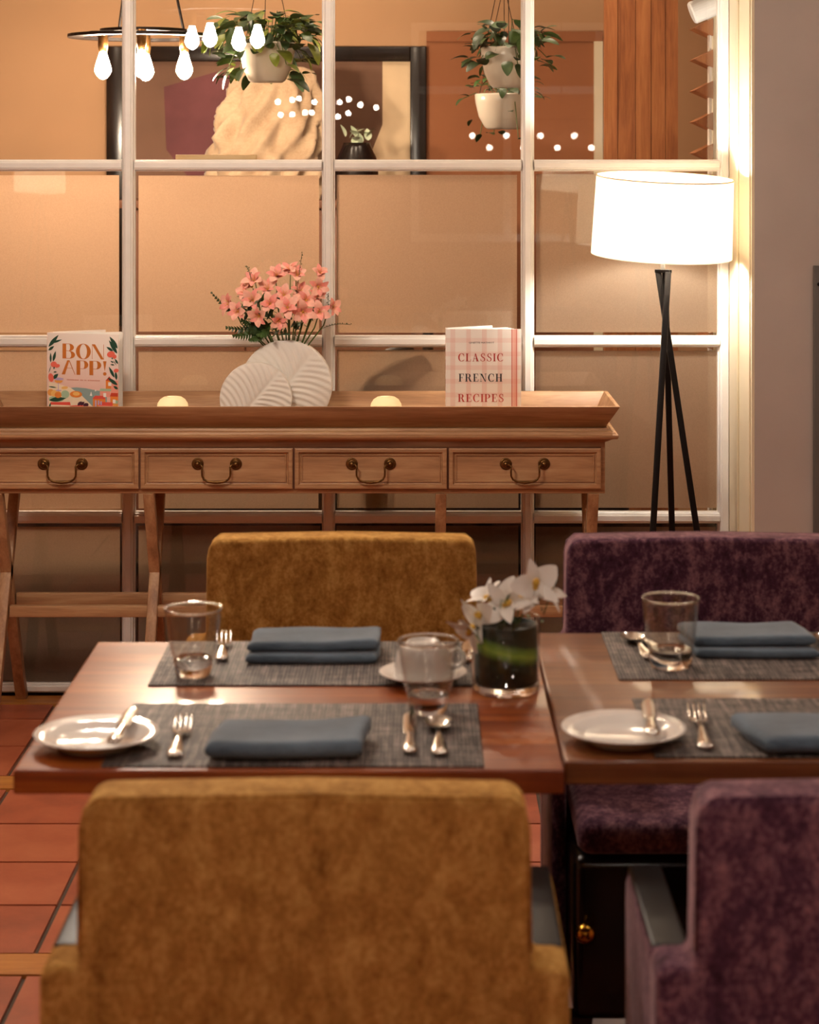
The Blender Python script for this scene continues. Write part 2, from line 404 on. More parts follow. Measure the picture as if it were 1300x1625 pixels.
# the room beyond the glass
FY = 8.3
struct(MB().box(-3.6,2.0,WY+0.06,FY,-0.12,0).build('floor_beyond', plain('dark_floorboards','#4A2E22',0.5,var=0.2)))
struct(MB().box(-3.6,2.0,FY,FY+0.1,0,2.9).build('wall_beyond', M['farwall']))
struct(MB().box(-3.75,-3.6,WY+0.05,FY,0,2.9).build('wall_beyond_left', M['farwall']))
struct(MB().box(2.0,2.15,WY+0.05,FY,0,2.9).build('wall_beyond_right', M['farwall2']))
struct(MB().box(-3.75,2.15,WY+0.05,FY+0.1,2.9,3.0).build('ceiling_beyond', M['ceil']))


# ------------------------------------------------------------------ sideboard
SX0, SX1 = -1.153, 0.493         # body ends
sb = empty('sideboard', (-0.33,5.64,0))
tag(sb, 'honey pine sideboard with four drawers, tray top and crossed legs', 'sideboard')
def sbx(x): return x + 0.33
def sby(y): return y - 5.64
bo = MB().box(sbx(SX0),sbx(SX1),sby(5.505),sby(5.785),0.633,0.775).build('carcass', M['pine'], sb, bevel=0.002)
# cornice (stepped moulding running round the top)
pr = [(0.000,0.770),(0.006,0.772),(0.014,0.777),(0.022,0.780),(0.030,0.781),(0.033,0.786),(0.033,0.791),(0.027,0.793),(0.024,0.798),(0.012,0.801),(0.010,0.806),(-0.02,0.806)]
vs_ = []; fs_ = []; k = len(pr)
for (cx, cy) in ((-1,-1),(1,-1),(1,1),(-1,1)):
    for (o_, z) in pr:
        x = sbx(SX1 if cx > 0 else SX0) + cx*o_; y = sby(5.785 if cy > 0 else 5.505) + cy*o_*(1 if cy < 0 else 0.6)
        vs_.append((x,y,z))
for c in range(4):
    d = (c+1) % 4
    for t in range(k-1): fs_.append((c*k+t, d*k+t, d*k+t+1, c*k+t+1))
fs_.append(tuple(c*k+k-1 for c in range(4)))
MB().add(vs_, fs_).build('cornice', M['pine'], sb)
# tray with flared sides
def frustum_ring(x0,x1,y0,y1,z0, X0,X1,Y0,Y1,z1, t):
    lo = [(x0,y0),(x1,y0),(x1,y1),(x0,y1)]; hi = [(X0,Y0),(X1,Y0),(X1,Y1),(X0,Y1)]
    lo2 = [(x0+t,y0+t),(x1-t,y0+t),(x1-t,y1-t),(x0+t,y1-t)]; hi2 = [(X0+t,Y0+t),(X1-t,Y0+t),(X1-t,Y1-t),(X0+t,Y1-t)]
    v = [(x,y,z0) for x,y in lo]+[(x,y,z1) for x,y in hi]+[(x,y,z0) for x,y in lo2]+[(x,y,z1) for x,y in hi2]
    out = []
    for i in range(4):
        j = (i+1)%4
        out.append(MB().add([v[i],v[j],v[4+j],v[4+i],v[8+i],v[8+j],v[12+j],v[12+i]],[(0,1,2,3),(5,4,7,6),(3,2,6,7),(0,4,5,1),(1,5,6,2),(0,3,7,4)]))
    return out
MB().box(sbx(-1.150),sbx(0.490),sby(5.525),sby(5.775),0.805,0.8115).build('tray_floor', M['pine'], sb)
for s_ in frustum_ring(sbx(-1.155),sbx(0.4945),sby(5.515),sby(5.785),0.8065, sbx(-1.19),sbx(0.529),sby(5.46),sby(5.828),0.868, 0.011):
    s_.build('tray_side', M['pine'], sb, bevel=0.0012)
# drawers with raised frame and panel, bail handles
def handle(parent):
    for x in (-0.0505,0.0505):
        MB().lathe([(0.0,0.0),(0.0158,0.0),(0.0158,0.002),(0.0130,0.004),(0.0115,0.0032),(0.0075,0.004),(0.0065,0.008),(0.004,0.011),(0,0.012)],24,MX((x,0,0.012),(PI/2,0,0)),False,False).build('rosette', M['bronze'], parent, smooth=True)
    pts = []
    raw = [(-0.050,-0.008,0.010),(-0.041,-0.014,0.0115),(-0.0365,-0.017,0.006),(-0.0375,-0.018,-0.006),(-0.037,-0.018,-0.018),(-0.032,-0.018,-0.027),(-0.022,-0.018,-0.0325),(-0.010,-0.018,-0.034),(0,-0.018,-0.0345)]
    raw += [(-x,y,z) for x,y,z in reversed(raw[:-1])]
    rad = [0.0028,0.0028,0.0026,0.0026,0.0026,0.0028,0.0032,0.0042,0.0046]; rad += list(reversed(rad[:-1]))
    MB().tube(raw, rad, 10).build('bail', M['bronze'], parent, smooth=True)
dw = 0.4075
for i in range(4):
    xc = sbx(-1.150 + dw*(i+0.5)) + 0.004
    W, H = dw/2-0.003, 0.0535
    f = MB()
    # front slab, outer frame lip, cove, inner fillet as nested stepped rings
    steps = [(0,-0.001),(0,-0.010),(0.004,-0.0115),(0.010,-0.0115),(0.013,-0.006),(0.016,-0.0045),(0.0175,-0.0075),(0.0195,-0.0075),(0.0205,-0.0045),(0.0225,-0.0045)]
    vs_ = []; fs_ = []
    for (ins, y) in steps: vs_ += [(-W+ins,y,-H+ins),(W-ins,y,-H+ins),(W-ins,y,H-ins),(-W+ins,y,H-ins)]
    for t in range(len(steps)-1):
        for c in range(4):
            e = (c+1)%4; fs_.append((t*4+c,t*4+e,t*4+4+e,t*4+4+c))
    b = (len(steps)-1)*4; fs_.append((b,b+1,b+2,b+3))
    fr = f.add(vs_, fs_).build('drawer', M['pine'], sb, loc=(xc, sby(5.505), 0.7005))
    handle(fr)
    for ch in fr.children: ch.location = (0,-0.0045,0)
# dark gaps between drawers
MB().box(sbx(-1.150),sbx(0.482),sby(5.5025),sby(5.5055),0.645,0.756).build('drawer_gap', M['pine_dark'], sb)
# crossed trestle legs and long rails
for X in (-1.118,-0.716,0.058,0.462):
    x = sbx(X)
    for (s, nm) in ((1,'leg'),(-1,'leg')):
        MB().add([(x-0.0145+ (0.0 if s>0 else 0.002), s*-0.125-0.017, 0.633),(x+0.0145,s*-0.125-0.017,0.633),(x+0.0145,s*-0.125+0.017,0.633),(x-0.0145+(0.0 if s>0 else 0.002),s*-0.125+0.017,0.633),
                  (x-0.0145,s*0.215-0.017,0.0),(x+0.0145,s*0.215-0.017,0.0),(x+0.0145,s*0.215+0.017,0.0),(x-0.0145,s*0.215+0.017,0.0)],
                 [(0,1,2,3),(7,6,5,4),(0,4,5,1),(1,5,6,2),(2,6,7,3),(3,7,4,0)]).build(nm, M['pine_z'], sb, bevel=0.0015)
MB().box(sbx(-1.10),sbx(0.447),-0.058,-0.036,0.288,0.318).build('rail', M['pine'], sb, bevel=0.002)
MB().box(sbx(-1.10),sbx(0.447),0.036,0.058,0.300,0.332).build('rail', M['pine'], sb, bevel=0.002)

# ------------------------------------------------------------------ dining tables (centre column on a flat foot)
def table(xc, yc, W, D, h, mat, label):
    t = empty('dining_table', (xc,yc,0)); tag(t, label, 'table', 'square dining tables')
    MB().box(-W/2,W/2,-D/2,D/2,h-0.031,h).build('tabletop', mat, t, bevel=0.003, seg=3)
    MB().lathe([(0.04,0.03),(0.045,0.04),(0.036,0.06),(0.034,h-0.07),(0.05,h-0.05),(0.05,h-0.03)],24).build('column', M['black'], t, smooth=False)
    MB().lathe([(0.0,0.0),(0.20,0.0),(0.20,0.012),(0.19,0.018),(0.05,0.032),(0,0.034)],36,None,False,False).build('base_plate', M['black'], t)
    MB().box(-0.22,0.22,-0.03,0.03,h-0.051,h-0.031).build('bracket', M['black'], t)
    return t
table(-0.165, 2.983, 0.6995, 0.695, 0.750, M['cherry'], 'cherry wood dining table with the ochre chairs')
table(0.5355, 3.0075, 0.6985, 0.711, 0.757, M['oak'], 'browner dining table with the plum velvet chairs')

# ------------------------------------------------------------------ chairs
def chair(mat, label, x, y, rz, group, knob=False):
    c = empty('dining_chair', (x,y,0), rz); tag(c, label, 'chair', group)
    # local: front = +y, back panel rear face at y=0
    pts = [(-0.288,0.13),(0.288,0.13),(0.288,0.642),(0.276,0.650),(0.249,0.651),(0.246,0.664),(0.244,0.80),(0.240,0.822),(0.226,0.834),(0,0.838),(-0.226,0.834),(-0.240,0.822),(-0.244,0.80),(-0.246,0.664),(-0.249,0.651),(-0.276,0.650),(-0.288,0.642)]
    MBk = MB().prism([(p[0],p[1]) for p in pts], 0.072, Matrix(((1,0,0,0),(0,0,-1,0.072),(0,1,0,0),(0,0,0,1))))
    MBk.build('backrest', mat, c, bevel=0.016, seg=4)
    pp = [(px*1.0, 0.004, pz) for px, pz in ((-0.2445,0.668),(-0.2425,0.80),(-0.238,0.820),(-0.225,0.8315),(0,0.8355),(0.225,0.8315),(0.238,0.820),(0.2425,0.80),(0.2445,0.668))]
    MB().tube(pp, 0.0028, 6).build('piping', mat, c, smooth=True)
    for s in (-1,1):
        prf = [(0.066,0.13),(0.345,0.13),(0.345,0.60),(0.338,0.632),(0.318,0.645),(0.066,0.645)]
        sp = MB().prism(prf, 0.024, Matrix(((0,0,1,s*0.276-0.012),(1,0,0,0),(0,1,0,0),(0,0,0,1))))
        so = sp.build('side_panel', mat, c, bevel=0.008, seg=3)
        MB().box(-0.021,0.021,0.0735,0.335,0.632,0.6475).build('arm_pad', M['blackleather'], so, bevel=0.005, seg=3, loc=(s*0.2645,0,0))
        for yy in (0.04,0.45):
            MB().add([(s*0.25-0.02,yy-0.02,0.135),(s*0.25+0.02,yy-0.02,0.135),(s*0.25+0.02,yy+0.02,0.135),(s*0.25-0.02,yy+0.02,0.135),
                      (s*0.255-0.014,yy-0.014,0),(s*0.255+0.014,yy-0.014,0),(s*0.255+0.014,yy+0.014,0),(s*0.255-0.014,yy+0.014,0)],
                     [(0,1,2,3),(7,6,5,4),(0,4,5,1),(1,5,6,2),(2,6,7,3),(3,7,4,0)]).build('leg', M['black'], c)
    MB().box(-0.262,0.262,0.06,0.475,0.13,0.398).build('seat_frame', M['black'], c, bevel=0.02, seg=3)
    MB().box(-0.255,0.255,0.07,0.48,0.398,0.455).build('seat', mat, c, bevel=0.022, seg=4)
    if knob:
        k = MB().lathe([(0,0),(0.004,0),(0.004,0.016),(0.009,0.019),(0.0155,0.027),(0.0165,0.034),(0.012,0.043),(0.005,0.047),(0,0.048)],20,None,False,False).build('brass_knob', M['brass'], c, smooth=True)
        k.rotation_euler = (-PI/2,0,0); k.location = (0.245,0.476,0.286); k['label'] = 'brass knob'
    return c
chair(M['yellow'], 'ochre velvet armchair seen from behind in the foreground', -0.124, 2.250, 0, 'dining armchairs')
chair(M['yellow'], 'ochre velvet armchair facing across the far side of the cherry table', -0.140, 3.829, PI, 'dining armchairs')
chair(M['purple'], 'plum velvet armchair seen from behind at the right foreground', 0.545, 2.250, 0, 'dining armchairs')
chair(M['purple'], 'plum velvet armchair on the far side, in front of the tripod lamp', 0.511, 3.829, PI, 'dining armchairs', True)

# ------------------------------------------------------------------ table settings
T1, T2 = 0.750, 0.757
def placemat(x0,x1,y0,y1,h,label):
    xc, yc = (x0+x1)/2, (y0+y1)/2
    o = MB().box(x0-xc,x1-xc,y0-yc,y1-yc,0,0.0022).build('placemat', M['mat'], None, bevel=0.0008, loc=(xc,yc,h+0.0002)); tag(o, label, 'placemat', 'woven placemats')
placemat(-0.405,0.083,2.645,2.948,T1,'woven charcoal placemat at the near ochre chair')
placemat(-0.398,0.080,3.050,3.324,T1,'woven charcoal placemat at the far ochre chair')
placemat(0.302,0.790,2.662,2.948,T2,'woven charcoal placemat at the near plum chair')
placemat(0.294,0.782,3.058,3.358,T2,'woven charcoal placemat at the far plum chair')
HM = 0.0026
def napkin(x, y, h, W, D, rz, label, two=True, sh=0.0, seed=1):
    o = empty('napkin', (x,y,h), rz); tag(o, label, 'napkin', 'folded slate blue napkins')
    rr = random.Random(seed); ph = [rr.uniform(0,6) for _ in range(6)]
    def slab(z0, th, d0, d1, amp, lift):
        def fn(u, v):
            # v runs round the cross-section: rounded front (near -y), flat back
            X = -W/2 + W*u
            a = v*2*PI
            n = 24
            q = v
            if q < 0.42:   yy = d0 + (d1-d0)*(1-q/0.42); zz = 1.0
            elif q < 0.58: t = (q-0.42)/0.16; yy = d0 - math.sin(t*PI)*th*0.5; zz = math.cos(t*PI)
            else:          yy = d0 + (d1-d0)*((q-0.58)/0.42); zz = -1.0
            wv = amp*(math.sin(X*23+ph[0]+yy*14)+0.6*math.sin(X*47+ph[1]-yy*30))*0.5
            up = lift*max(0,(u-0.55))**1.5
            edge = min(1, 12*min(u,1-u)+0.55)
            zc = z0 + th/2 + (wv + up*(1 if zz > 0 else 0.6))*(0.4+0.6*(z0>0.002))
            z = zc + zz*th/2*edge
            skew = sh*(yy)
            return (X+skew+0.0015*math.sin(yy*60+ph[2]), yy+0.002*math.sin(X*30+ph[3]), max(0.0003, z))
        m = MB(); m.grid(fn, 30, 36)
        nv = 37
        m.f.append(tuple(range(nv-1, -1, -1))); m.m.append(0); m.f.append(tuple(30*nv+j for j in range(nv))); m.m.append(0)
        return m
    if two:
        slab(0.000,0.0145,-D/2,D/2-0.005,0.0006,0.0).build('lower_fold', M['napkin'], o, smooth=True)
        slab(0.0150,0.0150,-D/2+0.016,D/2,0.0022,0.012).build('upper_fold', M['napkin'], o, smooth=True)
    else:
        slab(0.0022,0.0220,-D/2,D/2,0.0018,0.016).build('folded_cloth', M['napkin'], o, smooth=True)
napkin(-0.161,3.232,T1+HM,0.200,0.108,0.02,'slate blue napkin in two soft folds before the far ochre chair', True, 0.06, 3)
napkin(-0.170,2.722,T1+HM,0.200,0.104,0.01,'slate blue napkin lying flat at the near ochre chair', False, 0.10, 5)
napkin(0.511,3.236,T2+HM,0.187,0.108,-0.02,'slate blue napkin in two folds before the far plum chair', True, -0.16, 8)
napkin(0.531,2.724,T2+HM,0.205,0.110,0.01,'slate blue napkin cut by the right edge at the near plum chair', False, -0.22, 11)

plate_prof = [(0.0,0.0035),(0.040,0.0035),(0.046,0.0),(0.050,0.0),(0.0515,0.004),(0.066,0.0095),(0.0800,0.0155),(0.0822,0.0175),(0.0815,0.0185),(0.066,0.0130),(0.054,0.0085),(0.050,0.0068),(0.0,0.0068)]
def plate(x,y,h,label):
    o = MB().lathe(plate_prof,64,None,False,False).build('side_plate', M['china'], None, smooth=True, loc=(x,y,h)); tag(o, label, 'plate', 'white side plates')
plate(-0.425,2.738,T1+HM,'white side plate on the left corner of the cherry table')
plate(0.2695,2.738,T2+HM,'white side plate between the two near placemats')

def knife(loc, rz, L, label, tilt=0.0, roll=0.0):
    o = empty('table_knife', loc, rz); tag(o, label, 'knife', 'steel cutlery'); o.rotation_euler = (tilt,roll,rz)
    hl = L*0.44
    MB().tube([(0,0,0.0045),(0,0.003,0.0045),(0,0.012,0.005),(0,0.03,0.005),(0,hl*0.7,0.0045),(0,hl,0.0042),(0,hl+0.006,0.004)],[0.004,0.0085,0.0098,0.0085,0.0062,0.0055,0.0045],14,flat=0.5).build('handle', M['silver'], o, smooth=True)
    def fn(u, v):
        y = hl + (L-hl)*u; wd = 0.0085*(1 + 0.25*math.sin(u*PI)) * (1 if u < 0.8 else math.sqrt(max(0,1-((u-0.8)/0.2)**2)))
        a = v*2*PI; return (wd*math.cos(a)*(1 if math.cos(a) < 0 else 0.75), y, 0.004+0.0009*math.sin(a))
    MB().grid(fn, 16, 12).build('blade', M['silver'], o, smooth=True)
    return o
def fork(loc, rz, L, label, tilt=0):
    o = empty('table_fork', loc, rz); tag(o, label, 'fork', 'steel cutlery'); o.rotation_euler = (tilt,0,rz)
    hl = L*0.60
    MB().tube([(0,0,0.0045),(0,0.003,0.005),(0,0.014,0.0055),(0,0.035,0.006),(0,hl*0.65,0.010),(0,hl,0.008)],[0.004,0.0100,0.0110,0.0085,0.0042,0.0040],12,flat=0.32).build('handle', M['silver'], o, smooth=True)
    hd = MB()
    def fn(u, v):
        a = v*2*PI; wd = 0.004 + 0.0085*min(1,u*1.6)**0.8
        return (wd*math.cos(a), hl-0.002+0.024*u, 0.008-0.003*u+0.0012*math.sin(a))
    hd.grid(fn, 8, 12)
    for k in range(4):
        x = -0.0108+0.0072*k
        hd.tube([(x,hl+0.018,0.0052),(x,hl+0.035,0.0055),(x,L-0.012,0.012),(x*0.97,L,0.016)],[0.0018,0.0017,0.0016,0.0007],8,flat=0.7)
    hd.build('tines', M['silver'], o, smooth=True)
    return o
def spoon(loc, rz, L, label, tilt=0):
    o = empty('table_spoon', loc, rz); tag(o, label, 'spoon', 'steel cutlery'); o.rotation_euler = (tilt,0,rz)
    hl = L*0.66
    MB().tube([(0,0,0.0045),(0,0.003,0.005),(0,0.014,0.0055),(0,0.035,0.006),(0,hl*0.65,0.010),(0,hl+0.004,0.008)],[0.004,0.0100,0.0110,0.0085,0.0040,0.0036],12,flat=0.32).build('handle', M['silver'], o, smooth=True)
    bl = L-hl
    def fn(u, v):
        t = u*2*PI; r = v; 
        ex = 0.0195*r*math.cos(t); ey = hl+bl*0.5+bl*0.52*r*math.sin(t)*(1-0.08*math.sin(t)); return (ex, ey, 0.0012+0.009*r*r)
    def fn2(u, v):
        x,y,z = fn(u, v); return (x, y, z-0.0012)
    m = MB(); m.grid(fn, 28, 8, closed_u=True); m.grid(fn2, 28, 8, closed_u=True); m.build('bowl', M['silver'], o, smooth=True, fixn=False)
    return o
knife((-0.395,2.680,T1+0.0175), -0.06, 0.150, 'butter knife lying across the left side plate', 0.05)
fork((-0.315,2.672,T1+HM), 0.03, 0.165, 'dinner fork left of the near ochre napkin')
knife((-0.012,2.690,T1+HM), 0.0, 0.200, 'table knife right of the near ochre napkin, beside the glass')
spoon((0.0265,2.682,T1+HM), 0.0, 0.165, 'table spoon right of the near ochre knife')
fork((-0.303,3.185,T1+HM), 0.06, 0.145, 'fork half hidden behind the far left glass')
knife((0.073,3.175,T1+HM), -0.05, 0.140, 'knife beside the leaf vase, handle toward the camera')
knife((0.303,2.690,T2+0.0175), -0.07, 0.155, 'butter knife lying across the plate between the mats', 0.05)
fork((0.371,2.684,T2+HM), -0.06, 0.190, 'dinner fork left of the near plum napkin')
knife((0.405,3.13,T2+HM), 0.28, 0.170, 'knife seen through the glass at the plum table')
spoon((0.352,3.165,T2+HM), 0.12, 0.150, 'spoon peeping out left of the plum table glass')
spoon((0.634,3.150,T2+HM), -0.05, 0.160, 'spoon at the right edge beyond the far plum napkin')

def tumbler(x,y,h,H,rt,rb,label):
    t_ = empty('tumbler', (x,y,h)); tag(t_, label, 'glass', 'clear water tumblers')
    R_ = lambda t: rb*1.06 + (rt-rb*1.06)*(t**0.62)
    zb = 0.025; n = 12
    MB().lathe([(0,0.0),(rb*0.90,0.0),(rb,0.003),(R_(0)*1.0,0.012),(R_(0.03),zb),(R_(0.03)-0.004,zb+0.003),(rb*0.55,zb-0.002),(0,zb-0.004)],48,None,False,False).build('base', M['glass'], t_, smooth=True)
    t0 = 0.05
    out = [(R_(t0+(1-t0)*i/n), zb+0.0015+(H-zb-0.0015)*i/n) for i in range(n+1)]
    inn = [(r-0.0022, z) for r, z in reversed(out)]
    MB().lathe(out+inn,48,None,False,False).build('wall', M['tumblerglass'], t_, smooth=True)
    MB().lathe([(rt-0.0030,H),(rt-0.0024,H+0.0016),(rt-0.0008,H+0.0020),(rt+0.0005,H+0.0010),(rt+0.0004,H-0.0010),(rt-0.0012,H-0.0016),(rt-0.0030,H)],48,None,False,False).build('rim', M['glass'], t_, smooth=True)
tumbler(-0.337,3.105,T1+HM,0.100,0.0432,0.0262,'tapered clear tumbler on the far left placemat')
tumbler(0.013,2.902,T1+HM,0.099,0.0430,0.0262,'tapered clear tumbler in front of the upturned cup')
tumbler(0.379,3.130,T2+HM,0.103,0.0432,0.0305,'straight clear tumbler on the far plum placemat')

# upturned cup on saucer
sc_ = MB().lathe([(0,0.003),(0.026,0.003),(0.029,0),(0.032,0.0),(0.034,0.003),(0.050,0.008),(0.0640,0.0135),(0.0652,0.0150),(0.0640,0.0155),(0.048,0.0105),(0.034,0.0068),(0,0.006)],48,None,False,False).build('saucer', M['china'], None, smooth=True, loc=(0.006,3.072,T1+HM)); tag(sc_, 'white saucer under the upturned cup', 'saucer')
cup = empty('coffee_cup', (0.006,3.072,T1+HM+0.0067)); tag(cup, 'white coffee cup upturned on its saucer behind the middle glass', 'cup')
MB().lathe([(0.0425,0.0),(0.0430,0.002),(0.0428,0.014),(0.0405,0.030),(0.036,0.042),(0.030,0.048),(0.024,0.0495),(0.024,0.053),(0.021,0.053),(0.020,0.050),(0,0.050),(0,0.0475),(0.028,0.0455),(0.034,0.040),(0.0385,0.028),(0.0405,0.014),(0.0408,0.001)],48,None,False,False).build('bowl', M['china'], cup, smooth=True)
MB().tube([(0.041,0.006,0.034),(0.052,0.010,0.037),(0.060,0.012,0.030),(0.061,0.012,0.020),(0.053,0.011,0.012),(0.042,0.007,0.010)],[0.004,0.0038,0.0036,0.0036,0.0036,0.004],10).build('handle', M['china'], cup, smooth=True)

# leaf-lined vase with orchids
gv = empty('glass_vase', (0.127,3.032,T1+0.0004)); tag(gv, 'clear cylinder vase lined with a dark green leaf between the tables', 'vase')
MB().lathe([(0,0),(0.047,0),(0.0490,0.003),(0.0490,0.0115),(0.0,0.0115)],48,None,False,False).build('glass_foot', M['glass'], gv, smooth=False)
MB().lathe([(0.0493,0.0118),(0.0493,0.1055),(0.0483,0.1068),(0.0470,0.1055),(0.0468,0.0125),(0.0493,0.0118)],48,None,False,False).build('glass_wall', M['thinglass'], gv, smooth=True)
def leaf_liner():
    t = NT('banded_leaf'); tc = t.n('ShaderNodeTexCoord'); sx = t.n('ShaderNodeSeparateXYZ'); t.l(tc.outputs['Object'], sx.inputs[0])
    # pale stripe running obliquely round the leaf (its own variegation)
    m1 = t.n('ShaderNodeMath', operation='MULTIPLY_ADD'); m1.inputs[1].default_value = 0.22; t.l(sx.outputs[0], m1.inputs[0]); t.l(sx.outputs[2], m1.inputs[2])
    nz = t.noise(t.coords((1,1,1)), 60, 3); m2 = t.n('ShaderNodeMath', operation='MULTIPLY_ADD'); m2.inputs[1].default_value = 0.006; t.l(nz, m2.inputs[0]); t.l(m1.outputs[0], m2.inputs[2])
    mr = t.n('ShaderNodeMapRange'); mr.inputs[1].default_value = 0.03; mr.inputs[2].default_value = 0.09; t.l(m2.outputs[0], mr.inputs[0])
    c = t.ramp(mr.outputs[0], [(0.0,lin('#0E180A')),(0.34,lin('#182812')),(0.46,lin('#5E8028')),(0.56,lin('#90B040')),(0.68,lin('#6E9030')),(0.82,lin('#182812')),(1,lin('#101C0C'))])
    t.bsdf(c, 0.5, **{'Specular IOR Level':0.15}); return t.m
MB().lathe([(0.0,0.0125),(0.044,0.0125),(0.0457,0.014),(0.0457,0.096),(0.0445,0.096),(0.0445,0.085),(0.0,0.082)],48,None,False,False).build('leaf_lining', leaf_liner(), gv, smooth=True)
def petal_mesh(name, L, W, cup, mat, curl=0.0, point=0.6):
    def fn(u, v):
        wd = W*math.sin(PI*min(1,(u**0.8)*0.96+0.03))**point*(0.5); x = (v-0.5)*2*wd
        z = cup*math.sin(u*PI*0.5)*L - curl*L*u*u + 0.25*(x*x)/max(W,1e-4)
        return (x, L*u, z)
    return MB().grid(fn, 7, 4).mesh(name, mat, True)
orch_pt = petal_mesh('petal', 0.032, 0.025, 0.12, M['orchid'], 0.25, 0.7)
orch_nr = petal_mesh('petal', 0.031, 0.015, 0.1, M['orchid'], 0.15, 0.8)
stam = MB().lathe([(0,0),(0.003,0.002),(0.004,0.007),(0.002,0.011),(0,0.012)],8,None,False,False).mesh('lip', M['stamen'], True)
ob = empty('orchid_posy', (0.127,3.032,T1+0.08)); tag(ob, 'white orchids with yellow throats in the leaf-lined vase', 'flowers')
def place(me, name, parent, loc, rot, sc=1.0):
    o = link(name, me, parent, loc); o.rotation_euler = rot; o.scale = (sc,)*3 if not isinstance(sc,(tuple,list)) else sc; return o
def orient(face, roll=0):
    q = Vector(face).normalized().to_track_quat('Z','Y'); return (q @ Euler((0,0,roll)).to_quaternion()).to_euler()
for (lx,ly,lz,face,sc,sd) in ((-0.036,-0.015,0.030,(-0.75,-0.45,-0.25),1.35,1),(-0.002,-0.014,0.046,(-0.15,-0.75,0.5),1.35,2),(0.042,-0.006,0.070,(0.2,-0.85,0.35),1.4,3),(0.058,0.004,0.062,(0.85,-0.3,0.4),1.2,4),(-0.025,0.01,0.050,(-0.6,-0.1,0.7),1.1,5),(-0.050,-0.024,0.016,(-0.6,-0.5,-0.5),1.25,6),(0.022,0.0,0.055,(0.0,-0.6,0.8),1.15,7)):
    rr = random.Random(sd)
    b = link('blossom', MB().lathe([(0,-0.004),(0.003,-0.003),(0.0035,0.002),(0,0.004)],8,None,False,False).mesh('blossom', M['stamen'], True), ob, (lx,ly,lz)); b.rotation_euler = orient(face, rr.uniform(0,1)); b.scale = (sc,)*3
    for k in range(5):
        place(orch_pt if k in (1,4) else orch_nr, 'petal', b, (0,0,0), (rr.uniform(0.1,0.7),0,2*PI*k/5+rr.uniform(-0.15,0.15)))
    place(stam, 'lip', b, (0,0,0), (0.7,0,rr.uniform(0,6)))
for k in range(9):
    a = R.uniform(0,6.28); e = (math.cos(a)*R.uniform(0.0,0.034)+0.012, math.sin(a)*0.025, R.uniform(0.03,0.058)); s0 = (math.cos(a)*0.015,math.sin(a)*0.015,0.008)
    MB().tube([s0,((s0[0]+e[0])/2,(s0[1]+e[1])/2,e[2]*0.6),e],[0.0012,0.0011,0.0008],6).build('stem', M['stem'], ob, smooth=True)
sprig = petal_mesh('sprig_leaf', 0.018, 0.006, 0.1, M['leaf'], 0.2, 0.9)
for k in range(26):
    place(sprig, 'sprig_leaf', ob, (R.uniform(-0.03,0.055),R.uniform(-0.03,0.03),R.uniform(0.02,0.055)), (R.uniform(-0.3,1.3),R.uniform(-0.4,0.4),R.uniform(0,6.28)), R.uniform(0.6,1.1))
MB().tube([(0.055,0.0,0.03),(0.063,0.0,0.055),(0.072,0,0.075)],[0.001,0.0008,0.0006],6).lathe([(0,0),(0.003,0.003),(0.003,0.007),(0,0.011)],8,MX((0.072,0,0.073)),False,False).build('bud', M['leaf'], ob, smooth=True)

# ------------------------------------------------------------------ on the sideboard: leaf-relief vase and bouquet
TF = 0.8118     # tray floor
vz = empty('ceramic_vase', (-0.361,5.635,TF)); tag(vz, 'white ceramic vase of two overlapping leaf-ribbed discs', 'vase')
def leaf_disc(r, thick, ang, zc, nrib, rm=30, squash=1.0):
    # a flat round vessel whose faces carry a midrib and curving ribs; cut flat where it stands
    ca, sa = math.cos(ang), math.sin(ang)
    def relief(px, pz):
        u = px*ca + pz*sa; v = -px*sa + pz*ca          # u along the midrib
        q = u/r - 0.9*abs(v)/r + 0.28*(abs(v)/r)**2*2
        rib = 0.5+0.5*math.sin(q*nrib)
        mid = math.exp(-(v/(0.045*r))**2)
        return 0.0034*rib*(1-mid)*min(1,abs(v)/(0.12*r)) - 0.001*mid
    m = MB()
    nr, na = 46, 128
    for side in (-1,1):
        vs = []; fs = []
        for i in range(nr+1):
            t = (i+0.001)/nr; rr = r*math.sin(t*PI/2)
            for j in range(na):
                a = 2*PI*j/na; px, pz = rr*math.cos(a), rr*math.sin(a)
                d = thick*(0.55+0.45*math.sqrt(max(0,1-(rr/r)**2))) if i < nr else 0.006
                y = side*(d - 0.0 + (relief(px,pz) if i < nr-1 else 0))
                z = max(pz + zc, 0.0005)
                vs.append((px, y, z))
        for i in range(nr):
            for j in range(na):
                k = (j+1)%na; fs.append((i*na+j,i*na+k,(i+1)*na+k,(i+1)*na+j))
        m.add(vs, fs)
    # close the rim between the two faces
    b0 = nr*na; b1 = (nr+1)*na + nr*na
    for j in range(na):
        k = (j+1)%na; m.f.append((b0+j,b0+k,b1+k,b1+j)); m.m.append(0)
    return m
leaf_disc(0.1250,0.030,math.radians(52),0.0905,44).build('large_disc', M['vasewhite'], vz, smooth=True, loc=(0,0.018,0))
leaf_disc(0.0970,0.024,math.radians(50),0.0625,38).build('small_disc', M['vasewhite'], vz, smooth=True, loc=(-0.0775,-0.036,0))

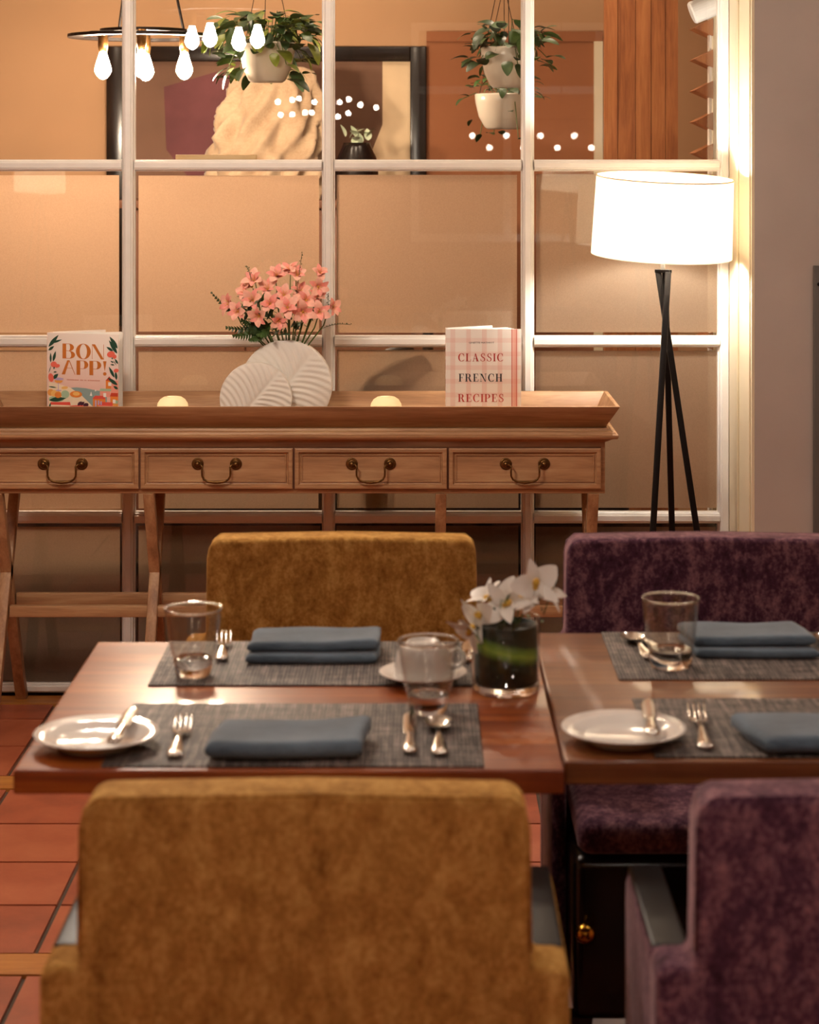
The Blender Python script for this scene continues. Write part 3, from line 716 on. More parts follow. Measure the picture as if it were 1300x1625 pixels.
bq = empty('flower_bouquet', (-0.361,5.650,TF+0.195)); tag(bq, 'salmon pink lilies with fern in the white ceramic vase', 'flowers')
alp = [petal_mesh('petal', 0.043, 0.030, 0.40, M['petal'], 0.30, 0.55), petal_mesh('petal', 0.041, 0.021, 0.45, M['petal2'], 0.28, 0.6)]
cen = MB().lathe([(0,-0.006),(0.004,-0.004),(0.005,0.0),(0.002,0.006),(0,0.007)],8,None,False,False)
for k in range(5):
    a = 2*PI*k/5; cen.tube([(0,0,0),(0.004*math.cos(a),0.004*math.sin(a),0.014),(0.010*math.cos(a),0.010*math.sin(a),0.023)],0.0006,5)
cen_me = cen.mesh('blossom', M['stamen'], True)
def px2(x, y, d=0.0):   # sideboard-plane layout coordinates (metres from the bouquet base)
    return ((x-453)*0.001703, d, (614-y)*0.001703 - 0.1045 + 0.0)
FL = [(367,483,-.02,(-.7,-.6,.2)),(379,494,-.04,(-.3,-.9,.1)),(389,468,.0,(-.4,-.6,.6)),(403,448,.0,(-.3,-.7,.6)),(397,456,.02,(-.6,-.5,.5)),(437,440,.0,(.2,-.7,.7)),(459,433,.01,(-.1,-.5,.9)),(470,440,.0,(.3,-.6,.7)),(505,437,.0,(.3,-.6,.6)),(504,455,-.02,(.3,-.9,-.1)),
      (413,500,-.05,(-.3,-.9,-.1)),(430,482,-.04,(-.1,-.9,.2)),(444,507,-.05,(0,-.9,-.3)),(458,487,-.06,(0,-.95,.2)),(450,470,-.02,(.1,-.8,.5)),(481,494,-.04,(.1,-.9,-.1)),(485,478,-.02,(.2,-.8,.4)),(507,494,-.05,(.2,-.95,.1)),(524,488,-.03,(.8,-.6,.1)),(402,478,-.02,(-.2,-.8,.3)),(474,466,.01,(.1,-.7,.6)),(424,462,.0,(-.1,-.7,.6)),(500,474,.0,(.3,-.7,.5))]
for i, (x,y,d,fc) in enumerate(FL):
    p = px2(x,y,d); rr = random.Random(40+i)
    b = link('blossom', cen_me, bq, p); b.rotation_euler = orient(fc, rr.uniform(0,2)); s_ = rr.uniform(0.78,0.98); b.scale = (s_,)*3
    for k in range(6): place(alp[k%2], 'petal', b, (0,0,0), (rr.uniform(0.25,0.7),rr.uniform(-0.2,0.2),2*PI*k/6+rr.uniform(-0.15,0.15)), rr.uniform(0.85,1.05))
    q = (p[0]*0.35+0.005, 0.0, -0.01); md = ((p[0]*0.75+q[0]*0.25), d*0.5, p[2]*0.55)
    MB().tube([q,md,(p[0]-fc[0]*0.006,p[1]-fc[1]*0.006,p[2]-0.006)],[0.0022,0.0019,0.0014],6).build('stem', M['stem'], bq, smooth=True)
lf = petal_mesh('leaf', 0.036, 0.010, 0.15, M['leaf'], 0.25, 0.8); lf2 = petal_mesh('leaf', 0.040, 0.012, 0.1, M['leaf2'], 0.3, 0.8)
for k in range(130):
    p = px2(R.triangular(375,508,410), R.uniform(475,536), R.uniform(-0.05,0.03))
    place(lf if k%2 else lf2, 'leaf', bq, p, (R.uniform(-0.4,1.2),R.uniform(-0.5,0.5),R.uniform(0,6.28)), R.uniform(0.6,1.1))
def fern(p0, p1, n, L, mat):
    m = MB(); a = Vector(p0); b = Vector(p1); d = (b-a); sag = Vector((0,0,-0.012))
    pts = [a + d*(i/n) + sag*math.sin(PI*i/n) for i in range(n+1)]
    m.tube(pts, 0.0009, 5)
    side = d.normalized().cross(Vector((0,1,0))).normalized()
    for i in range(2, n+1):
        t = i/n; l = L*(1-t*0.8)*min(1,t*3)
        for s in (-1,1):
            q = pts[i] + side*s*l + d.normalized()*l*0.6 + Vector((0,R.uniform(-0.006,0.006),0))
            wv = d.normalized()*0.0035
            m.add([pts[i]-wv, pts[i]+wv, q, (pts[i]+q)/2 - wv*1.2],[(0,1,2,3)])
    return m
base = (0,0,-0.005)
for (x,y,d,L) in ((334,466,.0,.016),(360,520,-.03,.028),(372,532,-.05,.03),(385,508,-.05,.03),(398,538,-.06,.026),(410,530,-.06,.022),(395,522,-.06,.03)):
    p = px2(x,y,d); s0 = px2(430,512,-0.02) if y > 480 else px2(385,500,-.01)
    fern(s0, p, 14, L, None).build('fern_frond', M['leaf2'] if y < 525 else M['leaf'], bq)
for (x0,y0,x1,y1) in ((470,470,479,402),(398,446,390,424),(505,525,556,516),(520,500,521,468)):
    a = px2(x0,y0,-.01); b = px2(x1,y1,-.01); m = MB(); n = 12
    pts = [Vector(a).lerp(Vector(b),i/n)+Vector((0,0,0.008*math.sin(i/n*PI))) for i in range(n+1)]
    m.tube(pts, 0.0008, 5)
    for i in range(3,n+1): m.lathe([(0,0),(0.0018,0.002),(0,0.004)],5,MX(pts[i]+Vector((R.uniform(-.004,.004),0,0))),False,False)
    m.build('seed_sprig', M['leaf2'], bq)

# ------------------------------------------------------------------ lettering (flat print)
def serif_glyph(ch):
    """Bold high-contrast roman capitals as polygons; returns (list of polys, advance). Unit cap height."""
    P = []; S, T = 0.20, 0.05        # thick and thin
    def rc(x0,y0,x1,y1): P.append([(x0,y0),(x1,y0),(x1,y1),(x0,y1)])
    def st(x, w=S): rc(x,0,x+w,1); rc(x-0.10,0,x+w+0.10,T); rc(x-0.10,1-T,x+w+0.10,1)
    def arc(cx,cy,rx,ry,a0,a1,n=22,thick=S,thin=T):
        o = []; i_ = []
        for k in range(n+1):
            a = math.radians(a0+(a1-a0)*k/n); c, s = math.cos(a), math.sin(a)
            o.append((cx+rx*c, cy+ry*s)); i_.append((cx+(rx-thick)*c, cy+(ry-thin)*s))
        for k in range(n): P.append([i_[k],o[k],o[k+1],i_[k+1]])
    def bez(pts, w0, w1, n=18):
        import itertools
        q = []
        for k in range(n+1):
            t = k/n; p = pts
            while len(p) > 1: p = [((1-t)*a[0]+t*b[0], (1-t)*a[1]+t*b[1]) for a,b in zip(p,p[1:])]
            q.append(p[0])
        L=[];Rr=[]
        for k in range(n+1):
            a=q[max(k-1,0)]; b=q[min(k+1,n)]; dx,dy=b[0]-a[0],b[1]-a[1]; l=math.hypot(dx,dy) or 1
            h=(w0+(w1-w0)*k/n)/2; L.append((q[k][0]-dy/l*h,q[k][1]+dx/l*h)); Rr.append((q[k][0]+dy/l*h,q[k][1]-dx/l*h))
        for k in range(n): P.append([Rr[k],Rr[k+1],L[k+1],L[k]])
    if ch == 'I': st(0.10); return P, 0.40
    if ch == 'L': st(0.10); rc(0.2,0,0.72,T); P.append([(0.66,0),(0.72,0),(0.75,0.30),(0.71,0.30)]); return P, 0.78
    if ch in 'EF':
        st(0.10); rc(0.2,1-T,0.70,1); rc(0.2,0.48,0.52,0.53); P.append([(0.64,1),(0.64,1-T),(0.69,0.72),(0.72,0.72),(0.72,1)]); rc(0.50,0.38,0.54,0.63)
        if ch == 'E': rc(0.2,0,0.72,T); P.append([(0.66,0),(0.73,0),(0.76,0.30),(0.72,0.30)])
        return P, 0.80 if ch == 'E' else 0.76
    if ch == 'H': st(0.10); st(0.66); rc(0.25,0.475,0.70,0.525); return P, 1.0
    if ch == 'N':
        rc(0.15,0,0.20,1); rc(0.02,0,0.33,T); rc(0.0,1-T,0.2,1); P.append([(0.10,1),(0.34,1),(0.86,0),(0.78,0),(0.74,0.0)]); rc(0.80,0,0.85,1); rc(0.68,1-T,0.98,1); return P, 1.0
    if ch == 'A':
        P.append([(0.10,0),(0.16,0),(0.47,1),(0.42,1)]); P.append([(0.38,1),(0.50,1),(0.86,0),(0.62,0)]); rc(0.22,0.30,0.64,0.35); rc(0.0,0,0.28,T); rc(0.53,0,0.96,T); return P, 0.96
    if ch == 'P':
        st(0.10); rc(0.3,1-T,0.5,1); rc(0.3,0.45,0.5,0.5); arc(0.48,0.725,0.29,0.275,-90,90); return P, 0.84
    if ch == 'R':
        st(0.10); rc(0.3,1-T,0.5,1); rc(0.3,0.48,0.5,0.53); arc(0.48,0.74,0.29,0.26,-90,90); P.append([(0.46,0.5),(0.62,0.5),(0.90,0.0),(0.66,0.0)]); rc(0.66,0,1.0,T); return P, 0.98
    if ch == 'C':
        arc(0.50,0.5,0.46,0.52,52,312,34); P.append([(0.80,0.62),(0.84,0.62),(0.84,1.0),(0.80,1.0),(0.74,0.86)]); P.append([(0.76,0.12),(0.82,0.22),(0.86,0.30),(0.82,0.02)]); return P, 0.94
    if ch == 'S':
        arc(0.40,0.755,0.29,0.265,40,180,16,0.13,T); arc(0.38,0.255,0.31,0.275,-140,0,16,0.13,T)
        bez([(0.175,0.76),(0.16,0.50),(0.62,0.54),(0.63,0.25)],0.13,0.13); 
        P.append([(0.60,0.66),(0.64,0.66),(0.64,1.0),(0.60,0.98),(0.55,0.88)]); P.append([(0.06,0.0),(0.10,0.02),(0.17,0.14),(0.10,0.36),(0.06,0.36)]); return P, 0.76
    return P, 0.45
def display_glyph(ch):
    P = []; S, T = 0.27, 0.03
    def rc(x0,y0,x1,y1): P.append([(x0,y0),(x1,y0),(x1,y1),(x0,y1)])
    def arc(cx,cy,rx,ry,a0,a1,n=24,thick=S,thin=T):
        o=[];i_=[]
        for k in range(n+1):
            a=math.radians(a0+(a1-a0)*k/n); c,s=math.cos(a),math.sin(a)
            o.append((cx+rx*c,cy+ry*s)); i_.append((cx+(rx-thick)*c,cy+(ry-thin)*s))
        for k in range(n): P.append([i_[k],o[k],o[k+1],i_[k+1]])
    if ch == 'B': rc(0,0,0.26,1); rc(0.26,1-T,0.5,1); rc(0.26,0.5,0.5,0.5+T); rc(0.26,0,0.5,T); arc(0.46,0.755,0.34,0.245,-90,90); arc(0.48,0.255,0.40,0.255,-90,90); return P, 0.92
    if ch == 'O': arc(0.52,0.5,0.52,0.52,0,360,48); return P, 1.10
    if ch == 'N': rc(0.0,0,0.03,1); rc(0.80,0,0.83,1); P.append([(0.0,1),(0.22,1),(0.83,0.0),(0.63,0.0)]); return P, 0.92
    if ch == 'A': P.append([(0,0),(0.24,0),(0.56,1),(0.40,1)]); P.append([(0.50,1),(0.56,1),(0.98,0),(0.94,0)]); rc(0.3,0.44,0.75,0.47); return P, 1.04
    if ch == 'P': rc(0,0,0.27,1); rc(0.27,1-T,0.5,1); rc(0.27,0.42,0.5,0.42+T); arc(0.48,0.71,0.36,0.29,-90,90); return P, 0.90
    if ch == '!': P.append([(0.05,1),(0.29,1),(0.18,0.34),(0.16,0.34)]); arc(0.17,0.12,0.125,0.12,0,360,20,0.125,0.12); return P, 0.32
    return P, 0.5
def word(mb, text, x0, x1, z, h, y, glyph, t=0.0002):
    tr = 0.13 if glyph is serif_glyph else 0.02
    adv = [(P, a+tr) for P, a in map(glyph, text)]; tot = sum(a for _, a in adv); sx = (x1-x0)/tot
    x = x0
    for P, a in adv:
        for p in P: mb.prism([(x+q[0]*sx, z+q[1]*h) for q in p], t, Matrix(((1,0,0,0),(0,0,-1,y),(0,1,0,0),(0,0,0,1))))
        x += a*sx
def small_text(mb, text, xc, z, h, y, width):
    cu = bpy.data.curves.new('t','FONT'); cu.body = text; cu.size = 1; cu.align_x = 'CENTER'; cu.extrude = 0.0; cu.resolution_u = 1
    ob_ = bpy.data.objects.new('t', cu); COL.objects.link(ob_); dg = bpy.context.evaluated_depsgraph_get()
    me = bpy.data.meshes.new_from_object(ob_.evaluated_get(dg)); xs = [v.co.x for v in me.vertices]; s = width/(max(xs)-min(xs))
    mb.add([(xc+v.co.x*s, y, z+v.co.y*h) for v in me.vertices], [tuple(p.vertices) for p in me.polygons])
    bpy.data.objects.remove(ob_); bpy.data.curves.remove(cu); bpy.data.meshes.remove(me)

# ------------------------------------------------------------------ books standing half open in the tray
def flatm(name, hexc): return plain(name, hexc, 0.45, var=0.03)
def book(name, loc, rz, W, H, backW, open_ang, thick, mats, label):
    b = empty(name, loc, rz); tag(b, label, 'book')
    MB().box(0,W,-0.003,0,0,H).build('front_cover', mats[0], b, bevel=0.0006)
    # pages fan out between the boards from the spine; each leaf bundle a thin wedge
    n = 7
    for k in range(n):
        a0 = open_ang*(k+0.15)/n; w_ = (W-0.005) if k < n-1 else (backW-0.004)
        yb = 0.0005 + thick*(k+0.1)/n; yt = thick/n*0.75
        m = MB().box(0.004,w_-0.002*k,0,yt,0.003,H-0.004)
        o = m.build('page_block', M['paper'], b, loc=(0,yb,0)); o.rotation_euler = (0,0,a0)
    o = MB().box(0,backW,0,0.003,0,H).build('back_cover', mats[1], b, bevel=0.0006, loc=(0,thick+0.0005,0)); o.rotation_euler = (0,0,open_ang)
    MB().box(-0.003,0.0005,-0.003,thick+0.0035,0,H).build('spine', mats[2], b, bevel=0.0008)
    return b
# book of classic recipes: gingham cover
def gingham():
    t = NT('gingham_cover'); tc = t.n('ShaderNodeTexCoord'); sx = t.n('ShaderNodeSeparateXYZ'); t.l(tc.outputs['Object'], sx.inputs[0])
    def band(sock, period, off, width, fine=True):
        a = t.n('ShaderNodeMath', operation='ADD'); a.inputs[1].default_value = off; t.l(sock, a.inputs[0])
        m = t.n('ShaderNodeMath', operation='FLOORED_MODULO'); m.inputs[1].default_value = period; t.l(a.outputs[0], m.inputs[0])
        l = t.n('ShaderNodeMath', operation='LESS_THAN'); l.inputs[1].default_value = width; t.l(m.outputs[0], l.inputs[0]); return l.outputs[0]
    bx = band(sx.outputs[0], 0.0422, 0.032, 0.0125); bz = band(sx.outputs[2], 0.0366, 0.0055, 0.0125)
    lines = band(sx.outputs[0], 0.0034, 0, 0.0019)
    def rng(sock, lo, hi):
        a = t.n('ShaderNodeMath', operation='GREATER_THAN'); a.inputs[1].default_value = lo; t.l(sock, a.inputs[0])
        b = t.n('ShaderNodeMath', operation='LESS_THAN'); b.inputs[1].default_value = hi; t.l(sock, b.inputs[0])
        m = t.n('ShaderNodeMath', operation='MULTIPLY'); t.l(a.outputs[0], m.inputs[0]); t.l(b.outputs[0], m.inputs[1]); return m.outputs[0]
    def mixc(fac, a, bcol, k):
        m = t.n('ShaderNodeMix', data_type='RGBA'); f = t.n('ShaderNodeMath', operation='MULTIPLY'); f.inputs[1].default_value = k; t.l(fac, f.inputs[0]); t.l(f.outputs[0], m.inputs[0])
        if isinstance(a, tuple): m.inputs[6].default_value = a
        else: t.l(a, m.inputs[6])
        m.inputs[7].default_value = bcol; return m.outputs[2]
    c = mixc(bz, lin('#EBE2D8'), lin('#DDA090'), 0.28)
    bl = t.n('ShaderNodeMath', operation='MULTIPLY_ADD'); bl.inputs[1].default_value = 0.5; bl.inputs[2].default_value = 0.5; t.l(lines, bl.inputs[0])
    bm = t.n('ShaderNodeMath', operation='MULTIPLY'); t.l(bl.outputs[0], bm.inputs[0]); t.l(bx, bm.inputs[1])
    c = mixc(bm.outputs[0], c, lin('#DB9684'), 0.42)
    c = mixc(rng(sx.outputs[0],0.1735,0.1885), c, lin('#E08A72'), 0.55)
    c = mixc(rng(sx.outputs[0],0.1735,0.1760), c, lin('#C04030'), 0.75); c = mixc(rng(sx.outputs[0],0.1860,0.1885), c, lin('#C04030'), 0.75)
    t.bsdf(c, 0.5); return t.m
white_cov = flatm('cover_white','#EFEAE3')
b2 = book('recipe_book', (0.0745,5.580,TF), 0.0, 0.1995, 0.2505, 0.148, math.radians(31), 0.040, (gingham(), white_cov, gingham()), 'pale gingham recipe book with red and black serif title')
ir = flatm('ink_red','#B4342A')
m = MB(); word(m, 'CLASSIC', 0.0300,0.1550, 0.1640, 0.0212, -0.0031, serif_glyph); m.build('title_lettering', ir, b2)
m = MB(); word(m, 'RECIPES', 0.0300,0.1560, 0.0552, 0.0212, -0.0031, serif_glyph); m.build('title_lettering', ir, b2)
m = MB(); word(m, 'FRENCH', 0.0320,0.1525, 0.1096, 0.0212, -0.0031, serif_glyph); small_text(m, 'GINETTE MATHIOT', 0.0930, 0.2120, 0.0062, -0.0034, 0.068)
m.build('black_lettering', flatm('ink_black','#20262A'), b2)
m = MB()
for (z, hh) in ((0.03,0.012),(0.062,0.058),(0.128,0.042),(0.178,0.062)):   # title running up the spine, too small to read
    for k in range(int(hh/0.0045)): m.box(-0.0034,-0.0030,0.012,0.012+R.uniform(0.006,0.010),z+k*0.0045,z+k*0.0045+0.003)
m.build('spine_lettering', flatm('ink_red_spine','#C05A4A'), b2)
# travel cookbook: illustrated cover
bg = grad_z('cover_blush_fade', 0.07, '#EDBFB4', 0.20, '#EFE2D8')
b1 = book('cookbook', (-0.9985,5.602,TF), math.radians(-15.5), 0.205, 0.239, 0.150, math.radians(43), 0.026, (bg, flatm('cover_cream','#F0E4D8'), flatm('spine_blush','#EBD6CC')), 'illustrated pink cookbook with large orange display title')
cw, chh = 0.205, 0.239
m = MB(); word(m, 'BON', 0.0430,0.1680, 0.1710, 0.0400, -0.0032, display_glyph); word(m, 'APP!', 0.0405,0.1730, 0.1280, 0.0385, -0.0032, display_glyph)
m.build('title_lettering', flatm('ink_orange','#C8742C'), b1)
m = MB()
x = 0.056
while x < 0.155:
    l = R.uniform(0.0018,0.0030); m.box(x,x+l,-0.0034,-0.0031,0.1125,0.1155); x += l+0.0012+(0.003 if R.random()<0.2 else 0)
m.build('subtitle_lettering', flatm('ink_pink','#D68E78'), b1)
PAL = {k: flatm('ink_'+k, v) for k, v in dict(green='#1F4A3A', coral='#EC6E5C', sand='#F0DCC0', sea='#8FA6A4', house='#E8893C', roof='#C8452E', pink='#F0A08E', mint='#A9C4A6', peach='#E8A050', purple='#4A2438', red='#E5574A', lilac='#B9A6CE', white='#F4EFE8', yellow='#F2C070').items()}
ill = MB(); names = list(PAL); LZ = [0]
def draw(poly, c):
    ill.cur = names.index(c); LZ[0] += 1
    y = -0.00305 - 0.000012*LZ[0]
    ill.prism([(p[0], p[1]) for p in poly], 0.00012, Matrix(((1,0,0,0),(0,0,-1,y),(0,1,0,0),(0,0,0,1))))
def ell(cx, cz, rx, rz, n=18, rot=0, a0=0, a1=360):
    out = []
    for k in range(n + (1 if a1-a0 < 360 else 0)):
        a = math.radians(a0+(a1-a0)*k/n); x, z = rx*math.cos(a), rz*math.sin(a)
        out.append((cx+x*math.cos(rot)-z*math.sin(rot), cz+x*math.sin(rot)+z*math.cos(rot)))
    return out
def lf_(x0,z0,x1,z1,w):
    dx,dz = x1-x0,z1-z0; l = math.hypot(dx,dz); nx,nz = -dz/l*w,dx/l*w
    L = []; Rr = []
    for k in range(9):
        t=k/8; s=math.sin(PI*t**0.85); L.append((x0+dx*t+nx*s, z0+dz*t+nz*s)); Rr.append((x0+dx*t-nx*s, z0+dz*t-nz*s))
    return Rr + L[-2:0:-1]
def C(u, v): return (u*cw, chh*(1-v))     # cover fractions, v from the top
def CU(px, py): return ((px-150)/1010*cw*0.994+0.0005, chh*(1-(py-135)/1230))   # layout grid of the cover drawing
draw([CU(160,815),CU(300,840),CU(490,890),CU(640,990),CU(830,1165),CU(830,1360),CU(160,1360)],'sand')
draw([CU(480,890),CU(560,880),CU(700,888),CU(860,915),CU(1000,925),CU(1000,1200),CU(880,1190),CU(830,1165),CU(640,990)],'sea')
draw([CU(830,1165),CU(1160,1165),CU(1160,1360),CU(830,1360)],'pink')
for (x0,y0,x1,y1,c) in ((985,770,1085,900,'house'),(900,910,1050,1000,'pink'),(1050,985,1160,1110,'house'),(800,1010,980,1200,'house'),(1060,770,1160,940,'pink'),(880,1105,1085,1300,'pink'),(1090,1085,1160,1300,'peach'),(800,1200,900,1340,'sand')):
    draw([CU(x0,y1),CU(x1,y1),CU(x1,y0),CU(x0,y0)],c)
for (pts,c) in (([(980,775),(1035,715),(1090,775)],'roof'),([(890,920),(910,885),(1060,885),(1060,920)],'mint'),([(1045,990),(1060,940),(1160,940),(1160,990)],'roof'),([(795,1030),(830,985),(960,985),(985,1030)],'red'),([(880,1120),(910,1070),(1080,1070),(1085,1120)],'red'),([(1095,1085),(1120,1040),(1160,1040),(1160,1085)],'mint')):
    draw([CU(*p) for p in pts][::-1], c)
for (x,y,w_,h_) in ((1020,795,45,50),(950,945,40,55),(830,1050,22,110),(870,1050,22,60),(1085,1030,40,50),(905,1060,24,50),(1130,1130,22,40)): draw([CU(x,y+h_),CU(x+w_,y+h_),CU(x+w_,y),CU(x,y)],'lilac' if w_ < 30 else 'white')
draw([CU(755,990),CU(790,990),CU(775,930)],'white'); draw([CU(825,928),CU(850,922),CU(838,895)],'white')
def E(px,py,rx,ry,c,rot=0,a0=0,a1=360): x,z = CU(px,py); draw(ell(x,z,rx/1010*cw,ry/1230*chh,18,rot,a0,a1),c)
E(305,770,70,18,'lilac'); E(305,790,60,40,'peach',0,180,360); draw([CU(296,925),CU(304,925),CU(304,820),CU(296,820)],'lilac'); E(303,930,45,8,'lilac')
E(392,890,48,20,'yellow',0.1); E(400,980,60,55,'mint'); E(270,1050,110,40,'mint'); draw(lf_(*CU(165,1070),*CU(415,1035),0.006),'green')
for x in (190,240,297): E(x,960+ (x-190)*0.25,48,46,'peach' if x != 240 else 'yellow',0.2); 
E(297,995,50,40,'house'); E(557,975,88,45,'house'); E(560,968,50,26,'yellow')
draw([CU(175,1130),CU(480,1130),CU(470,1085),CU(190,1095)],'red'); draw([CU(175,1180),CU(440,1180),CU(440,1130),CU(175,1130)],'sand'); E(620,1145,155,20,'red')
for (a,b,c_,d_) in ((580,1130,640,1070),(620,1125,680,1075),(660,1130,735,1095),(690,1125,740,1110)): draw(lf_(*CU(a,b),*CU(c_,d_),0.0042),'purple')
for L in ((158,330,305,160,.0085),(205,275,355,225,.0045),(158,378,240,318,.006),(190,545,188,410,.0045),(225,530,262,385,.0065),(160,690,198,590,.0016),(235,640,245,590,.003),(230,680,280,672,.003),(225,770,300,700,.008),(1155,330,1040,165,.009),(1150,400,1030,215,.0085),(1090,365,995,310,.006),(1160,540,1115,470,.005),(1110,555,1050,550,.003),(1100,525,1052,500,.003),(1080,480,1075,450,.003),(1140,560,1090,490,.0016),(1110,730,1030,580,.0065),(1140,760,1125,640,.006),(1155,830,1015,735,.008),(1160,885,1095,845,.006),(170,1180,190,1100,.004),(160,880,280,892,.0025)):
    draw(lf_(*CU(L[0],L[1]),*CU(L[2],L[3]),L[4]*0.62),'green')
for (x,y,rx,ry) in ((235,570,45,38),(285,590,40,25),(195,755,38,60),(1060,410,56,42),(1110,440,30,30),(1135,632,36,26)): E(x,y,rx,ry,'coral',0.2)
ill.build('cover_illustration', [PAL[n] for n in names], b1)

# ------------------------------------------------------------------ votive globes
def votive(x, y, label):
    v = empty('votive_holder', (x,y,TF)); tag(v, label, 'candle holder', 'round votive holders in the tray')
    prof = [(0.018,0.0),(0.030,0.004),(0.040,0.016),(0.0435,0.030),(0.041,0.045),(0.034,0.056),(0.024,0.0625),(0.0165,0.0640),(0.0155,0.0622),(0.023,0.0605),(0.032,0.054),(0.0390,0.044),(0.0415,0.030),(0.038,0.017),(0.029,0.006),(0.0,0.003)]
    MB().lathe(prof,40,None,True,False).build('globe', M['votive'], v, smooth=True)
    MB().lathe([(0,0.0045),(0.017,0.0045),(0.017,0.017),(0,0.0175)],20,None,False,False).build('candle', M['paper'], v)
    MB().lathe([(0,0.018),(0.0035,0.022),(0.004,0.027),(0.002,0.035),(0,0.040)],10,None,False,False).build('flame', emit('flame_'+str(int(x*100)), (1,0.84,0.64), 55), v, smooth=True)
votive(-0.667,5.630,'small glowing round votive beside the pink cookbook')
votive(-0.089,5.630,'small glowing round votive between ceramic vase and gingham book')

# ------------------------------------------------------------------ tripod floor lamp
def floor_lamp(loc, label, power, rz=0.0, tag_mat='a'):
    L = empty('floor_lamp', loc, rz); tag(L, label, 'lamp', 'tripod floor lamps')
    # square-section legs that cross below the top plate
    tops = [(0.008,-0.020,1.214),(-0.016,0.004,1.214),(0.004,0.016,1.214)]
    feet = [(-0.082,-0.17,0.0),(0.160,-0.05,0.0),(0.058,0.20,0.0)]
    for a, b in zip(tops, feet): MB().bar(a, b, 0.016, 0.012, (0,1,0)).build('leg', M['blackmetal'], L, bevel=0.001)
    MB().bar((-0.022,0.004,1.216),(0.014,-0.020,1.216),0.014,0.008).bar((0.004,0.018,1.216),(0.012,-0.020,1.216),0.012,0.008).bar((-0.022,0.004,1.216),(0.004,0.018,1.216),0.012,0.008).build('top_plate', M['blackmetal'], L)
    MB().tube([(-0.004,0,1.216),(-0.004,0,1.262)],0.006,10).build('stem', M['whitemetal'], L, smooth=True)
    MB().tube([(-0.004,0,1.262),(-0.003,0,1.30),(-0.003,0,1.325)],[0.016,0.018,0.016],14).build('socket', M['whitemetal'], L, smooth=True)
    bm_ = emit('lamp_bulb_'+tag_mat, (1.0,0.91,0.80), power)
    sh = MB().lathe([(0.190,-0.106),(0.1845,0.106),(0.1830,0.106),(0.1885,-0.106)],64,None,False,False)
    sh.f += [(i*4+3, ((i+1)%64)*4+3, ((i+1)%64)*4, i*4) for i in range(64)]; sh.m += [0]*64
    s = sh.build('shade', M['shade'], L, smooth=False, loc=(-0.003,0,1.363)); s.rotation_euler = (math.radians(4.2),math.radians(2.2),0)
    MB().lathe([(0.1852,0.1045),(0.1858,0.1045),(0.1855,0.1075),(0.1825,0.1075)],64,None,False,False).build('rim', M['palewood'], s)
    MB().lathe([(0.0,-0.035),(0.014,-0.030),(0.020,0.0),(0.028,0.022),(0.0285,0.036),(0.020,0.053),(0,0.060)],20,None,False,False).build('bulb', bm_, L, smooth=True, loc=(-0.003,0,1.36))
    for a in (0, 2.094, 4.189): MB().tube([(0,0,-0.04),(0.184*math.cos(a),0.184*math.sin(a),-0.06)],0.0018,6).build('spider_arm', M['whitemetal'], s)
    return L
floor_lamp((0.662,5.61,0), 'glowing white drum lamp on black tripod beside the sideboard', SHADE_BULB)
floor_lamp((1.10,-3.55,0), 'matching tripod lamp near the rear wall, mirrored right in the panes', SHADE_BULB, 1.0, 'b')
floor_lamp((-2.80,-3.55,0), 'matching tripod lamp near the rear wall, mirrored left in the panes', SHADE_BULB, 2.0, 'c')

# ------------------------------------------------------------------ ring chandeliers with filament bulbs
def bulb_prof(s=1.0): return [(0.0,-0.062*s),(0.012*s,-0.058*s),(0.024*s,-0.046*s),(0.0315*s,-0.030*s),(0.030*s,-0.015*s),(0.022*s,0.012*s),(0.015*s,0.034*s),(0.0125*s,0.044*s),(0,0.045*s)]
def ring(m, r0, r1, z0, z1, n=48):
    return m.lathe([(r0,z0),(r1,z0),(r1,z1),(r0,z1),(r0,z0)],n,None,False,False)
def chandelier(loc, ceil_z, label, strength, nm, ang=0.3):
    c = empty('ring_chandelier', loc, ang); tag(c, label, 'chandelier', 'ring chandeliers')
    ring(MB(),0.195,0.243,-0.006,0.004).build('outer_ring', M['blackmetal'], c)
    ring(MB(),0.118,0.140,0.012,0.022).build('inner_ring', M['blackmetal'], c)
    for k in range(4):
        a = PI/4+k*PI/2; MB().bar((0.12*math.cos(a),0.12*math.sin(a),0.012),(0.22*math.cos(a),0.22*math.sin(a),0.004),0.018,0.006).build('spoke', M['blackmetal'], c)
    bm_ = emit('filament_bulb_'+nm, WARM_FAR if nm == 'far' else WARM, strength)
    for k in range(4):
        a = PI*k/2; x, y = 0.130*math.cos(a), 0.130*math.sin(a)
        sk = MB().lathe([(0,0.015),(0.0155,0.015),(0.0165,-0.03),(0.0135,-0.052),(0,-0.052)],16,MX((x,y,0)),False,False).build('socket', M['bronze'], c, smooth=True)
        MB().lathe(bulb_prof(0.84),14,MX((x,y,-0.088)),False,False).build('bulb', bm_, sk, smooth=True)
    top = ceil_z - loc[2]
    for k in range(3):
        a = 2*PI*k/3+0.2; MB().tube([(0.13*math.cos(a),0.13*math.sin(a),0.02),(0.02*math.cos(a),0.02*math.sin(a),min(top-0.03,0.55))],0.0045,8).build('hanger_rod', M['blackmetal'], c)
    MB().tube([(0,0,min(top-0.04,0.53)),(0,0,top-0.015)],0.006,8).lathe([(0,top-0.03),(0.05,top-0.025),(0.055,top),(0,top)],24,None,False,False).build('canopy', M['blackmetal'], c)
    return c
chandelier((-0.887,6.70,1.912), 2.9, 'black ring chandelier with glowing bulbs behind the glass', BULB_FAR, 'far', 0.08)
chandelier((-0.71,4.20,2.055), 2.75, 'black ring chandelier above the aisle, mirrored in the upper panes', BULB_NEAR, 'near', 0.32)
